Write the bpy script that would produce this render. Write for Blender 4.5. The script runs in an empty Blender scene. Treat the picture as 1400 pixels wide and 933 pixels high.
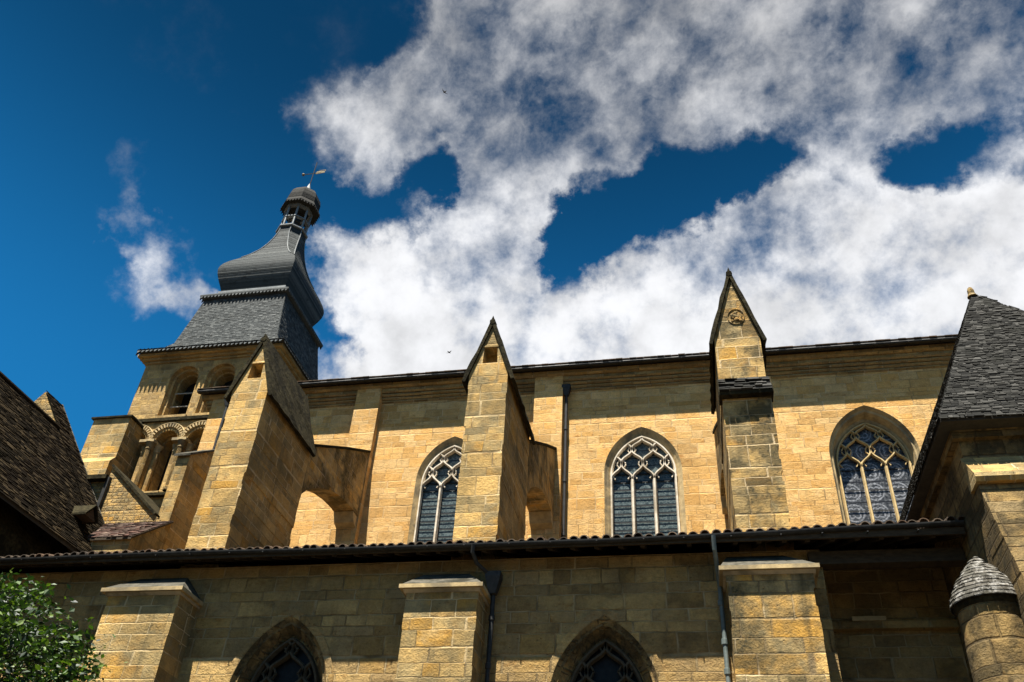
import bpy, bmesh, math, random
from mathutils import Vector, Matrix
from mathutils.geometry import tessellate_polygon
random.seed(7)
R = math.radians
S = bpy.context.scene
COL = S.collection

# ------------------------------------------------------------------ camera
def camera_axes(p, r, y):
    cp, sp = math.cos(p), math.sin(p)
    F = Vector((math.sin(y)*cp, math.cos(y)*cp, sp))
    rt = Vector((math.cos(y), -math.sin(y), 0)); dn = F.cross(rt)
    return rt*math.cos(r)+dn*math.sin(r), -rt*math.sin(r)+dn*math.cos(r), F
cr, cd, cf = camera_axes(R(37.9), R(-4.0), R(-13.5))
cam = bpy.data.cameras.new('camera'); cam.lens = 36*1200/1400; cam.sensor_width = 36
cam.clip_start = 0.1; cam.clip_end = 3000
co = bpy.data.objects.new('camera', cam); COL.objects.link(co)
co.matrix_world = Matrix(((cr.x, -cd.x, -cf.x, 0), (cr.y, -cd.y, -cf.y, 0), (cr.z, -cd.z, -cf.z, 1.6), (0, 0, 0, 1)))
S.camera = co

# ------------------------------------------------------------------ node helper
class G:
    def __init__(s, tree): s.t = tree; s.n = tree.nodes; s.l = tree.links
    def put(s, sock, v):
        if v is None: return
        if hasattr(v, 'is_output'): s.l.new(v, sock)
        elif isinstance(v, (int, float)):
            sock.default_value = v if sock.type in ('VALUE', 'INT') else ((v, v, v, 1) if sock.type == 'RGBA' else (v, v, v))
        else:
            v = tuple(v)
            if sock.type == 'RGBA' and len(v) == 3: v = v+(1,)
            sock.default_value = v
    def m(s, op, a, b=None, c=None, clamp=False):
        n = s.n.new('ShaderNodeMath'); n.operation = op; n.use_clamp = clamp
        for i, x in enumerate((a, b, c)): s.put(n.inputs[i], x)
        return n.outputs[0]
    def vm(s, op, a, b=None):
        n = s.n.new('ShaderNodeVectorMath'); n.operation = op
        s.put(n.inputs[0], a); s.put(n.inputs[1], b)
        return n.outputs['Value'] if op in ('DOT_PRODUCT', 'LENGTH', 'DISTANCE') else n.outputs[0]
    def noise(s, v=None, scale=1, detail=2, rough=.5, w=None, dim='3D', dist=0):
        n = s.n.new('ShaderNodeTexNoise'); n.noise_dimensions = dim
        if v is not None: s.put(n.inputs['Vector'], v)
        if w is not None: s.put(n.inputs['W'], w)
        n.inputs['Scale'].default_value = scale; n.inputs['Detail'].default_value = detail
        n.inputs['Roughness'].default_value = rough; n.inputs['Distortion'].default_value = dist
        return n.outputs[0]
    def voro(s, v, scale, out='Distance', feature='F1'):
        n = s.n.new('ShaderNodeTexVoronoi'); n.feature = feature
        s.put(n.inputs['Vector'], v); n.inputs['Scale'].default_value = scale
        return n.outputs[out]
    def white(s, v):
        n = s.n.new('ShaderNodeTexWhiteNoise'); n.noise_dimensions = '3D'; s.put(n.inputs['Vector'], v); return n.outputs[0]
    def xyz(s, x=0, y=0, z=0):
        n = s.n.new('ShaderNodeCombineXYZ')
        for i, v in enumerate((x, y, z)): s.put(n.inputs[i], v)
        return n.outputs[0]
    def sep(s, v):
        n = s.n.new('ShaderNodeSeparateXYZ'); s.put(n.inputs[0], v); return n.outputs
    def mr(s, v, a, b, c=0, d=1, smooth=True):
        n = s.n.new('ShaderNodeMapRange'); n.interpolation_type = 'SMOOTHSTEP' if smooth else 'LINEAR'
        for i, x in enumerate((v, a, b, c, d)): s.put(n.inputs[i], x)
        return n.outputs[0]
    def mix(s, f, a, b, mode='MIX'):
        n = s.n.new('ShaderNodeMix'); n.data_type = 'RGBA'; n.blend_type = mode
        s.put(n.inputs[0], f); s.put(n.inputs[6], a); s.put(n.inputs[7], b); return n.outputs[2]
    def ramp(s, f, stops, interp='LINEAR'):
        n = s.n.new('ShaderNodeValToRGB'); n.color_ramp.interpolation = interp; e = n.color_ramp.elements
        while len(e) > 1: e.remove(e[-1])
        for i, (p, c) in enumerate(stops):
            k = e[0] if i == 0 else e.new(p)
            k.position = p; k.color = tuple(c)+(1,)
        s.put(n.inputs[0], f); return n.outputs[0]
    def uv(s): n = s.n.new('ShaderNodeUVMap'); n.uv_map = 'uv'; return n.outputs[0]
    def geo(s): return s.n.new('ShaderNodeNewGeometry').outputs
    def bump(s, h, dist, strength=1.0):
        n = s.n.new('ShaderNodeBump'); n.inputs['Distance'].default_value = dist; n.inputs['Strength'].default_value = strength
        s.put(n.inputs['Height'], h); return n.outputs[0]
    def bsdf(s, color, rough=.8, normal=None, metal=0, spec=.3):
        b = s.n.new('ShaderNodeBsdfPrincipled'); s.put(b.inputs['Base Color'], color); s.put(b.inputs['Roughness'], rough)
        b.inputs['Metallic'].default_value = metal; b.inputs['Specular IOR Level'].default_value = spec
        if normal is not None: s.put(b.inputs['Normal'], normal)
        o = s.n.new('ShaderNodeOutputMaterial'); s.l.new(b.outputs[0], o.inputs[0]); return b
def newmat(name):
    m = bpy.data.materials.new(name); m.use_nodes = True; m.node_tree.nodes.clear(); return m, G(m.node_tree)

# ------------------------------------------------------------------ sky
SUN = Vector((-.28, -1, 2.86)).normalized()
W = bpy.data.worlds.new('World'); S.world = W; W.use_nodes = True
W.node_tree.nodes.clear(); g = G(W.node_tree)
sky = g.n.new('ShaderNodeTexSky'); sky.sky_type = 'NISHITA'; sky.sun_disc = False
sky.sun_elevation = math.asin(SUN.z); sky.sun_rotation = math.atan2(SUN.x, SUN.y)
sky.air_density = 1.0; sky.dust_density = 0.3; sky.ozone_density = 3.0; sky.altitude = 200
blue = g.mix(1.0, sky.outputs[0], (.038, .33, .46), 'MULTIPLY')
d = g.n.new('ShaderNodeTexCoord').outputs['Generated']
blue = g.mix(1, blue, g.m('MULTIPLY', g.mr(g.sep(d)[2], .48, .84, 1.0, .30), g.mr(g.sep(d)[2], -.05, .34, .15, 1)), 'MULTIPLY')
def ncol(v, sc, det):
    n = g.n.new('ShaderNodeTexNoise'); g.put(n.inputs['Vector'], v); n.inputs['Scale'].default_value = sc; n.inputs['Detail'].default_value = det; n.inputs['Roughness'].default_value = .6
    return g.vm('SUBTRACT', n.outputs[1], (.5, .5, .5))
def vscale(v, k):
    n = g.n.new('ShaderNodeVectorMath'); n.operation = 'SCALE'; g.put(n.inputs[0], v); n.inputs['Scale'].default_value = k; return n.outputs[0]
dwarp = g.vm('NORMALIZE', g.vm('ADD', d, g.vm('ADD', vscale(ncol(d, 6, 8), .15), vscale(ncol(d, 24, 6), .05))))
BL = [  # cloud masses: direction x, y, z, angular radius (deg), weight
    (-0.1503, 0.5303, 0.8344, 4.65, 0.81), (-0.0712, 0.5314, 0.8442, 4.87, 0.72), (-0.1431, 0.5888, 0.7955, 3.87, 0.81),
    (-0.1737, 0.6298, 0.7570, 2.77, 0.81), (-0.0995, 0.6274, 0.7723, 3.45, 0.81), (-0.0219, 0.5818, 0.8130, 4.49, 0.64),
    (-0.0049, 0.6480, 0.7616, 2.74, 0.59), (0.0502, 0.5518, 0.8324, 4.82, 0.46), (-0.1932, 0.5023, 0.8428, 2.16, 0.42),
    (-0.1373, 0.6642, 0.7348, 1.86, 0.51), (0.1232, 0.5624, 0.8176, 4.73, 0.37), (0.1933, 0.5579, 0.8071, 4.60, 0.34),
    (0.3017, 0.5600, 0.7716, 3.16, 0.31), (0.2245, 0.6425, 0.7326, 3.77, 0.31), (0.3194, 0.5587, 0.7654, 4.28, 0.31),
    (0.1853, 0.5986, 0.7793, 3.82, 0.25), (0.2604, 0.7085, 0.6559, 2.45, 0.50), (0.2117, 0.6264, 0.7502, 2.53, 0.28),
    (0.3079, 0.6083, 0.7316, 2.19, 0.31), (0.2433, 0.6685, 0.7028, 2.08, 0.31), (0.1200, 0.6218, 0.7739, 2.63, 0.25),
    (0.2292, 0.5974, 0.7685, 1.67, 0.25), (0.0749, 0.6263, 0.7760, 2.67, 0.28), (-0.3276, 0.5624, 0.7593, 2.64, 0.62),
    (-0.2640, 0.5617, 0.7841, 2.44, 0.62), (-0.2788, 0.5354, 0.7972, 1.30, 0.45), (-0.3222, 0.5953, 0.7361, 1.34, 0.35),
    (-0.5430, 0.5379, 0.6448, 1.53, 0.20), (-0.5405, 0.5565, 0.6310, 1.14, 0.16), (-0.4889, 0.5676, 0.6624, 0.92, 0.42),
    (-0.5186, 0.6180, 0.5909, 1.79, 0.14), (-0.5390, 0.6018, 0.5893, 1.51, 0.20), (-0.5055, 0.5999, 0.6202, 1.91, 0.30),
    (-0.4917, 0.6423, 0.5880, 1.30, 0.35), (-0.3752, 0.6753, 0.6350, 2.29, 0.85), (-0.3222, 0.6905, 0.6477, 2.79, 0.85),
    (-0.2569, 0.6891, 0.6776, 2.81, 0.85), (-0.1972, 0.6767, 0.7093, 2.57, 0.80), (-0.1587, 0.6991, 0.6972, 1.64, 0.55),
    (-0.2870, 0.7286, 0.6219, 3.76, 0.80), (-0.2137, 0.7362, 0.6421, 4.49, 1.00), (-0.1320, 0.7516, 0.6462, 4.47, 1.10),
    (-0.0589, 0.7662, 0.6398, 4.41, 1.10), (0.0230, 0.7611, 0.6482, 4.09, 1.05), (0.0738, 0.7272, 0.6824, 2.70, 0.90),
    (0.1142, 0.7023, 0.7026, 2.66, 0.95), (0.1594, 0.6874, 0.7086, 2.61, 0.81), (0.1394, 0.7500, 0.6466, 4.33, 1.10),
    (0.2109, 0.7445, 0.6334, 4.16, 1.10), (0.2782, 0.7259, 0.6290, 4.37, 1.10), (0.3357, 0.6769, 0.6550, 2.90, 0.81),
    (0.2477, 0.7049, 0.6646, 2.48, 0.70), (0.0086, 0.7097, 0.7045, 2.07, 0.75), (-0.3747, 0.7314, 0.5698, 2.77, 0.60),
    (-0.3129, 0.7421, 0.5928, 3.28, 0.70), (0.3133, 0.7432, 0.5912, 2.32, 1.00), (-0.3769, 0.6374, 0.6721, 0.90, 0.20),
    (-0.3418, 0.7170, 0.6075, 2.09, -0.45), (-0.3878, 0.7111, 0.5865, 1.38, -0.30), (-0.2862, 0.6666, 0.6883, 1.15, -0.30),
    (-0.3579, 0.6644, 0.6561, 1.00, -0.25), (-0.0163, 0.7863, 0.6177, 0.83, -0.60), (-0.0358, 0.7788, 0.6263, 0.74, -0.30),
    (0.1991, 0.7227, 0.6619, 1.19, -0.55), (0.0974, 0.7918, 0.6029, 0.89, -0.50), (0.1249, 0.6597, 0.7410, 1.55, -0.20),
    (-0.1938, 0.7775, 0.5983, 0.94, -0.10), (0.2703, 0.6390, 0.7202, 1.84, -0.35), (0.1695, 0.6392, 0.7501, 2.16, -0.15),
    (-0.0443, 0.7123, 0.7005, 4.41, -1.05), (-0.1145, 0.7122, 0.6925, 2.35, -0.60), (0.0432, 0.6810, 0.7310, 3.40, -0.75),
    (0.1359, 0.6597, 0.7391, 2.63, -0.50), (0.2826, 0.6485, 0.7068, 2.43, -0.50), (-0.2317, 0.6325, 0.7391, 1.38, -0.40),
    (0.1712, 0.6045, 0.7780, 1.72, -0.30), (-0.0747, 0.6914, 0.7186, 1.40, -0.30), (0.0033, 0.7913, 0.6114, 2.74, 0.30),
    (-0.0784, 0.7902, 0.6078, 2.80, 0.50), (-0.3792, 0.7039, 0.6007, 1.38, -0.20),
]
BL += [(0, -.75, .66, 28, .36), (-.6, -.55, .58, 22, .34), (.6, -.5, .6, 22, .34)]  # unseen clouds added behind the camera to whiten the blue ambient light
cov = 0.0
for (bx, by, bz, rad, wt) in BL:
    dot = g.vm('DOT_PRODUCT', dwarp, (bx, by, bz))
    f = g.mr(dot, math.cos(R(rad*1.75)), math.cos(R(rad*.05)), 0, wt*.74)
    cov = g.m('ADD', cov, f)
def fbm(off, scale, det, rough, dist):
    return g.noise(g.vm('ADD', d, off), scale, det, rough, dist=dist)
n1 = fbm((3, 1, 7), 5.5, 12, .60, 0)
n2 = fbm((9, 4, 2), 19, 10, .62, 0)
sx = g.vm('MULTIPLY', g.xyz(g.vm('DOT_PRODUCT', d, (.55, -.66, .51)), g.vm('DOT_PRODUCT', d, (.83, .44, -.33)), 0), (6, 13, 1))
streak = g.noise(g.vm('ADD', sx, vscale(ncol(d, 8, 6), 1.6)), 1.0, 9, .62)
sz = g.sep(d)[2]
hi = g.mr(sz, .66, .82)                       # thin torn cloud higher up, thicker heaps lower down
base = g.m('MULTIPLY', g.m('SUBTRACT', n1, .5), g.m('SUBTRACT', 2.2, g.m('MULTIPLY', hi, .5)))
fine = g.m('ADD', base, g.m('ADD', g.m('MULTIPLY', g.m('SUBTRACT', n2, .5), 1.5), g.m('MULTIPLY', g.m('MULTIPLY', g.m('SUBTRACT', streak, .5), 1.7), hi)))
cap = g.mr(sz, .58, .80, .98, .55)
dens = g.m('ADD', g.m('MINIMUM', cov, cap), g.m('MULTIPLY', fine, g.mr(cov, .0, .35, .25, 1)))
alpha = g.mr(dens, g.m('SUBTRACT', .12, g.m('MULTIPLY', hi, .14)), g.m('ADD', .98, g.m('MULTIPLY', hi, .32)), 0, 1)
shade = g.mr(g.m('ADD', fbm((5, 5, 1), 10, 9, .58, 0), g.m('MULTIPLY', dens, .16)), .42, .78, .74, 1.07)
elev = g.mr(sz, .68, .87, 1.0, .6)
cl = g.mix(1.0, (3.1, 3.13, 3.22), g.m('MULTIPLY', shade, elev), 'MULTIPLY')
tot = g.mix(alpha, blue, cl)
bg = g.n.new('ShaderNodeBackground'); g.put(bg.inputs[0], tot); bg.inputs[1].default_value = .10
wo = g.n.new('ShaderNodeOutputWorld'); g.l.new(bg.outputs[0], wo.inputs[0])
# ------------------------------------------------------------------ sun, exposure
sl = bpy.data.lights.new('sun', 'SUN'); sl.energy = 5.0; sl.angle = R(.53); sl.color = (1, .95, .87)
so = bpy.data.objects.new('sun', sl); COL.objects.link(so); so.rotation_euler = SUN.to_track_quat('Z', 'Y').to_euler()
so.location = SUN*200
S.view_settings.view_transform = 'Standard'; S.view_settings.look = 'None'
S.view_settings.gamma = 1; S.view_settings.use_curve_mapping = False
S.view_settings.exposure = 1.58

# ------------------------------------------------------------------ materials
def stone(name, cols, mortar, rowh=.32, bw=.6, mw=.012, stain=(.10, .085, .05), stain_amt=.5, stain_scale=.5, streak=.3, pit=.5, seed=0, slo=.50, bumpd=.018, mort_amt=.8, cellmix=.5):
    mat, g = newmat(name)
    u, v, _ = g.sep(g.uv()); P = g.geo()['Position']
    wob = g.noise(g.xyz(u, v, seed), 3.5, 2, .6)
    wob2 = g.noise(g.xyz(u, v, seed+9), 3.5, 2, .6)
    v0 = g.m('ADD', v, g.m('MULTIPLY', g.m('SUBTRACT', wob, .5), .05))
    u0 = g.m('ADD', u, g.m('MULTIPLY', g.m('SUBTRACT', wob2, .5), .05))
    vv = g.m('ADD', g.m('DIVIDE', v0, rowh), g.m('MULTIPLY', g.noise(w=g.m('ADD', g.m('DIVIDE', v0, rowh), seed*3.1), scale=.45, detail=0, dim='1D'), 1.3))
    row = g.m('FLOOR', vv); fv = g.m('SUBTRACT', vv, row)
    r1 = g.white(g.xyz(row, seed, 2.5)); r2 = g.white(g.xyz(row, seed, 7.5))
    uf = g.m('DIVIDE', u0, g.m('MULTIPLY', g.m('ADD', .7, g.m('MULTIPLY', r1, .7)), bw))
    uu = g.m('ADD', g.m('ADD', uf, g.m('MULTIPLY', r2, 23.7)), g.m('MULTIPLY', g.noise(g.xyz(uf, g.m('MULTIPLY', row, 5.3), seed), .55, 0, .5), 1.5))
    cell = g.m('FLOOR', uu); fu = g.m('SUBTRACT', uu, cell)
    rnd = g.white(g.xyz(row, cell, seed)); rnd2 = g.white(g.xyz(row, cell, seed+3.3)); rnd3 = g.white(g.xyz(row, cell, seed+8.1))
    dv = g.m('MULTIPLY', g.m('MINIMUM', fv, g.m('SUBTRACT', 1, fv)), rowh)
    du = g.m('MULTIPLY', g.m('MINIMUM', fu, g.m('SUBTRACT', 1, fu)), bw*.8)
    dd = g.m('MINIMUM', du, dv)
    mask = g.mr(dd, mw*.35, mw*1.25)          # 1 on stone, 0 in the joint
    drift = g.mr(g.noise(g.xyz(u, v, seed+21), .9, 5, .65), .25, .75, 0, 1, False)
    idx = g.m('ADD', g.m('MULTIPLY', rnd, cellmix), g.m('MULTIPLY', drift, 1-cellmix))
    col = g.ramp(idx, [(i/(len(cols)-1), c) for i, c in enumerate(cols)])
    val = g.m('ADD', .84, g.m('MULTIPLY', rnd2, .28))
    fn = g.mr(g.noise(g.xyz(u, v, seed), 8, 8, .72), .30, .70, 0, 1, False)
    spk = g.mr(g.noise(g.xyz(u, v, seed+31), 26, 4, .7), .36, .64, 0, 1, False)
    bed = g.noise(g.xyz(g.m('MULTIPLY', u, 1.6), g.m('MULTIPLY', v, 15), g.m('MULTIPLY', rnd, 9)), 1, 4, .6)
    val = g.m('MULTIPLY', val, g.m('ADD', .50, g.m('ADD', g.m('MULTIPLY', fn, .34), g.m('ADD', g.m('MULTIPLY', spk, .26), g.m('MULTIPLY', bed, .42)))))
    col = g.mix(1, col, val, 'MULTIPLY')
    # crumbled, orange-brown weathering patches inside stones
    wp = g.mr(g.noise(g.xyz(u, g.m('MULTIPLY', v, 1.7), g.m('MULTIPLY', rnd, 4)), 3.2, 5, .65), .54, .70)
    col = g.mix(g.m('MULTIPLY', wp, g.m('ADD', .25, g.m('MULTIPLY', rnd3, .5))), col, g.mix(1, col, (.62, .46, .30), 'MULTIPLY'))
    # dark lichen, whole stones and drifting stains
    st = g.mr(g.noise(g.vm('ADD', P, (seed, seed*2, 0)), stain_scale, 5, .62), slo, slo+.2)
    blk = g.mr(g.m('ADD', rnd3, g.m('MULTIPLY', st, .45)), .86, 1.12)
    stf = g.m('MULTIPLY', g.m('MAXIMUM', g.m('MULTIPLY', st, g.m('ADD', .35, g.m('MULTIPLY', fn, .9))), g.m('MULTIPLY', blk, g.m('ADD', .3, bed))), stain_amt, clamp=True)
    col = g.mix(stf, col, stain)
    sk = g.mr(g.noise(g.xyz(g.m('MULTIPLY', u, 3.2), g.m('MULTIPLY', v, .30), seed+4), 1, 5, .65), .54, .74)
    col = g.mix(g.m('MULTIPLY', sk, streak), col, stain)
    pv = g.voro(g.xyz(u, g.m('MULTIPLY', v, 1.6), seed), 6.5)
    pg = g.noise(g.xyz(u, v, seed+2), .9, 2, .5)
    pits = g.m('MULTIPLY', g.mr(pv, .05, .13, 1, 0), g.mr(pg, .50, .62))
    pits = g.m('MULTIPLY', pits, pit)
    col = g.mix(g.m('MULTIPLY', pits, .85), col, (.04, .03, .015))
    mvar = g.mr(g.noise(g.xyz(u, v, seed+6), 1.1, 3, .6), .35, .65, .35, 1)
    dark_joint = g.mr(g.noise(g.xyz(u, v, seed+16), .8, 2, .6), .48, .6)
    mcol = g.mix(g.m('MULTIPLY', dark_joint, .85), mortar, (.07, .05, .025))
    col = g.mix(g.m('MULTIPLY', g.m('SUBTRACT', 1, mask), g.m('MULTIPLY', mvar, mort_amt)), col, mcol)
    face = g.m('MULTIPLY', g.m('SUBTRACT', rnd2, .5), .5)
    h = g.m('ADD', g.m('MULTIPLY', mask, g.m('ADD', .75, face)), g.m('ADD', g.m('MULTIPLY', fn, .6), g.m('MULTIPLY', g.m('ADD', bed, spk), .3)))
    h = g.m('SUBTRACT', h, g.m('MULTIPLY', pits, 1.0))
    g.bsdf(col, .92, g.bump(h, bumpd), spec=.15)
    return mat
def plain(name, a, b, scale=6, rough=.85, bumpd=.006, metal=0, spec=.3, stretch=(1, 1, 1), dark=None):
    mat, g = newmat(name); P = g.geo()['Position']
    n = g.noise(g.vm('MULTIPLY', P, stretch), scale, 6, .68)
    c = g.mix(g.mr(n, .3, .7), a, b)
    if dark: c = g.mix(g.m('MULTIPLY', g.mr(g.noise(g.vm('ADD', P, (4, 2, 9)), scale*.25, 4, .6), .46, .64), .8), c, dark)
    g.bsdf(c, rough, g.bump(n, bumpd), metal=metal, spec=spec); return mat
GOLD = [(.46, .245, .07), (.59, .345, .112), (.67, .43, .175), (.57, .312, .09), (.63, .385, .138), (.75, .545, .28)]
MIXED = [(.28, .19, .075), (.48, .275, .075), (.38, .275, .12), (.58, .365, .12), (.29, .22, .105), (.54, .29, .055), (.62, .44, .20)]
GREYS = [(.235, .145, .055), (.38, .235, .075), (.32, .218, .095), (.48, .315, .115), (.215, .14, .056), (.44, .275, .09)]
M = {}
M['nave'] = stone('golden_ashlar', GOLD, (.72, .54, .30), .27, .60, .010, stain_amt=.24, stain_scale=.35, streak=.30, pit=.8, cellmix=.62, seed=1.3, mort_amt=.7)
M['pier'] = stone('mixed_ashlar', MIXED, (.66, .50, .27), .31, .58, .013, stain=(.08, .07, .036), stain_amt=.6, stain_scale=.7, streak=.6, pit=.8, slo=.44, seed=5.7, cellmix=.6)
M['pier_old'] = stone('weathered_ashlar', MIXED, (.68, .52, .30), .33, .56, .015, stain=(.055, .047, .024), stain_amt=.95, stain_scale=1.0, streak=.65, pit=.8, slo=.43, seed=8.2, cellmix=.6)
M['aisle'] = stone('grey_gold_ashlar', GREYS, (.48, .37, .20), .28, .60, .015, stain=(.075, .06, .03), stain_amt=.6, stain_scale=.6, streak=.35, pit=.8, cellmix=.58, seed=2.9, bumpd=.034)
M['tower'] = stone('tower_ashlar', GREYS, (.50, .38, .2), .29, .56, .012, stain=(.10, .08, .04), stain_amt=.5, stain_scale=.6, streak=.25, pit=.8, seed=4.4)
M['rubble'] = stone('rubble_stone', MIXED, (.30, .22, .12), .13, .24, .02, stain=(.07, .055, .025), stain_amt=.6, stain_scale=1.2, streak=.1, pit=.8, seed=6.1, bumpd=.06)
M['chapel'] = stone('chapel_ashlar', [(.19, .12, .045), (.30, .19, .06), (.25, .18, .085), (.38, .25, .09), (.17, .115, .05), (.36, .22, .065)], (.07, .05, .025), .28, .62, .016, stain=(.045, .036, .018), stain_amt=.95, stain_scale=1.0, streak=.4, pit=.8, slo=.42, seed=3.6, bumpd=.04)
M['soffit'] = stone('flyer_ashlar', MIXED, (.42, .33, .2), .30, .45, .014, stain=(.055, .044, .02), stain_amt=.95, stain_scale=.8, streak=.75, pit=.5, slo=.42, seed=9.9)
M['trim'] = plain('dressed_stone', (.34, .25, .12), (.50, .37, .18), 5, .9, .012, dark=(.16, .13, .08))
M['cap'] = plain('capping_stone', (.34, .30, .22), (.52, .44, .30), 4, .9, .02, dark=(.12, .11, .075))
M['coping'] = plain('lichen_and_shade_stone', (.014, .012, .007), (.05, .042, .021), 9, .95, .04, dark=(.011, .010, .006), spec=.05)  # lichen-black copings; also carries painted eave shade on the left house walls
M['slope'] = plain('dark_grey_slope', (.05, .048, .036), (.11, .10, .078), 6, .95, .03, dark=(.02, .019, .013), spec=.05)  # dark grey tone for the cap slopes, pier top slab and verge
M['white'] = plain('pale_limestone', (.50, .42, .30), (.72, .64, .51), 5, .85, .01, dark=(.33, .27, .18))
M['ochre'] = plain('ochre_tracery', (.46, .32, .13), (.60, .45, .22), 7, .85, .008)
M['darktr'] = plain('dark_tracery', (.035, .028, .016), (.07, .055, .032), 7, .9, .008)  # near-black tone for the aisle window tracery
M['metal'] = plain('dark_metal', (.016, .016, .015), (.038, .037, .033), 9, .6, .002, metal=.1, spec=.25)
M['zinc'] = plain('zinc_pipe', (.09, .115, .105), (.16, .185, .17), 5, .6, .002, metal=.2, spec=.3)
M['lead'] = plain('lead_sheet', (.14, .15, .15), (.22, .23, .22), 5, .55, .006, metal=.3)
M['wood'] = plain('old_wood', (.03, .021, .011), (.065, .045, .023), 6, .85, .01, stretch=(1, .3, 4))
M['dark'] = plain('dark_interior', (.010, .009, .008), (.018, .016, .013), 4, 1, 0)
M['louvre'] = plain('louvre_edge', (.30, .28, .23), (.44, .41, .34), 9, .8, .01)
M['roofbase'] = plain('roof_underlay', (.03, .028, .022), (.05, .045, .035), 5, .95, .01)
M['gold'] = plain('ochre_metal', (.10, .08, .045), (.20, .155, .08), 9, .45, .002, metal=.7)
M['bird'] = plain('dark_feathers', (.02, .018, .016), (.04, .036, .03), 20, .9, 0)
def slabmat(name, cols, scale=1.0, rough=.75, patch=None, bumpd=.01, spec=.3, mott=0):
    mat, g = newmat(name); P = g.geo()['Position']
    ri = g.n.new('ShaderNodeNewGeometry').outputs['Random Per Island']
    c = g.ramp(ri, [(i/(len(cols)-1), k) for i, k in enumerate(cols)])
    n = g.noise(P, 9*scale, 6, .7)
    c = g.mix(1, c, g.m('ADD', .55, g.m('MULTIPLY', n, .9)), 'MULTIPLY')
    if patch: c = g.mix(g.m('MULTIPLY', g.mr(g.noise(P, 2.3*scale, 5, .65), .54, .68), .75), c, patch)
    if mott: c = g.mix(g.mr(g.noise(P, 7, 7, .75), .50, .60), c, (mott, mott*.96, mott*.86))
    g.bsdf(c, rough, g.bump(n, bumpd), spec=spec); return mat
M['slate'] = slabmat('grey_slate', [(.024, .029, .029), (.046, .052, .051), (.095, .101, .096), (.034, .039, .039), (.062, .068, .066)], 1, .65, patch=(.026, .028, .026), spec=.08)
M['lauze'] = slabmat('dark_stone_slab', [(.009, .009, .008), (.020, .0195, .017), (.013, .013, .011), (.065, .063, .056), (.016, .0155, .013)], 1, .85, patch=(.02, .02, .016), bumpd=.03, spec=.1)
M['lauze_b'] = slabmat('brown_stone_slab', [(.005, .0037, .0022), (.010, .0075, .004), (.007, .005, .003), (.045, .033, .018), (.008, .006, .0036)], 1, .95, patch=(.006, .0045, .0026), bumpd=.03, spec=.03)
M['lauze_l'] = slabmat('pale_stone_slab', [(.05, .046, .034), (.09, .085, .07), (.035, .032, .025), (.12, .11, .09), (.05, .045, .035)], 1, .9, bumpd=.03, spec=.05, mott=.24)
M['tile'] = slabmat('canal_tile', [(.05, .033, .02), (.10, .058, .032), (.07, .05, .032), (.035, .026, .018), (.14, .10, .065)], 1, .95, patch=(.025, .022, .014), bumpd=.012)
M['redtile'] = slabmat('flat_red_tile', [(.07, .036, .026), (.11, .056, .038), (.05, .03, .022), (.16, .11, .08), (.06, .04, .032)], 1, .9, patch=(.08, .06, .05), bumpd=.02)
def glassmat(name, mode):
    mat, g = newmat(name); u, v, _ = g.sep(g.uv())
    if mode == 'bands':
        rowf = g.m('FRACT', g.m('DIVIDE', v, .30)); ln = g.mr(g.m('MINIMUM', rowf, g.m('SUBTRACT', 1, rowf)), .02, .10, 1, 0)
        vo = g.voro(g.xyz(g.m('MULTIPLY', u, 1), g.m('MULTIPLY', v, 1), 0), 9, 'Distance', 'DISTANCE_TO_EDGE')
        lead = g.mr(vo, .03, .09, 1, 0)
        cc = g.ramp(g.noise(g.xyz(u, v, 2), 7, 3, .6), [(.3, (.02, .03, .033)), (.5, (.045, .065, .068)), (.68, (.10, .13, .13))])
        cc = g.mix(g.m('MULTIPLY', lead, .55), cc, (.16, .19, .18))
        cc = g.mix(ln, cc, (.006, .007, .007))
    elif mode == 'rose':
        p = .74
        fu = g.m('SUBTRACT', g.m('FRACT', g.m('ADD', g.m('DIVIDE', u, p), .5)), .5); fv = g.m('SUBTRACT', g.m('FRACT', g.m('DIVIDE', v, p)), .5)
        r = g.m('SQRT', g.m('ADD', g.m('MULTIPLY', fu, fu), g.m('MULTIPLY', fv, fv)))
        a = g.m('ARCTAN2', fv, fu); pet = g.m('ABSOLUTE', g.m('SINE', g.m('MULTIPLY', a, 2)))
        ring = g.mr(g.m('ABSOLUTE', g.m('SUBTRACT', r, g.m('ADD', .16, g.m('MULTIPLY', pet, .12)))), .02, .05, 1, 0)
        ring2 = g.mr(g.m('ABSOLUTE', g.m('SUBTRACT', r, .40)), .015, .05, 1, 0)
        vo = g.voro(g.xyz(u, v, 0), 13, 'Distance', 'DISTANCE_TO_EDGE')
        cc = g.ramp(g.noise(g.xyz(u, v, 5), 11, 3, .65), [(.32, (.014, .015, .016)), (.5, (.05, .054, .058)), (.66, (.16, .165, .17))])
        cc = g.mix(g.m('MULTIPLY', g.m('MAXIMUM', ring, ring2), g.mr(g.noise(g.xyz(u, v, 1), 16, 3, .7), .38, .56, .15, .9)), cc, (.30, .31, .33))
        cc = g.mix(g.m('MULTIPLY', g.mr(vo, .02, .07, 1, 0), .6), cc, (.02, .022, .026))
        cc = g.mix(g.mr(r, .05, .09, .8, 0), cc, (.02, .02, .03))
        rowf = g.m('ABSOLUTE', fv); cc = g.mix(g.mr(rowf, .46, .49), cc, (.012, .012, .014))
    else:
        cc = g.ramp(g.noise(g.xyz(u, v, 5), 8, 3, .65), [(.3, (.005, .005, .005)), (.7, (.014, .014, .013))])
    nz = g.noise(g.xyz(u, v, 8), 5, 3, .6)
    g.bsdf(cc, .28 if mode != 'dim' else .5, g.bump(nz, .01), spec=.22 if mode != 'dim' else .12); return mat
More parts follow.
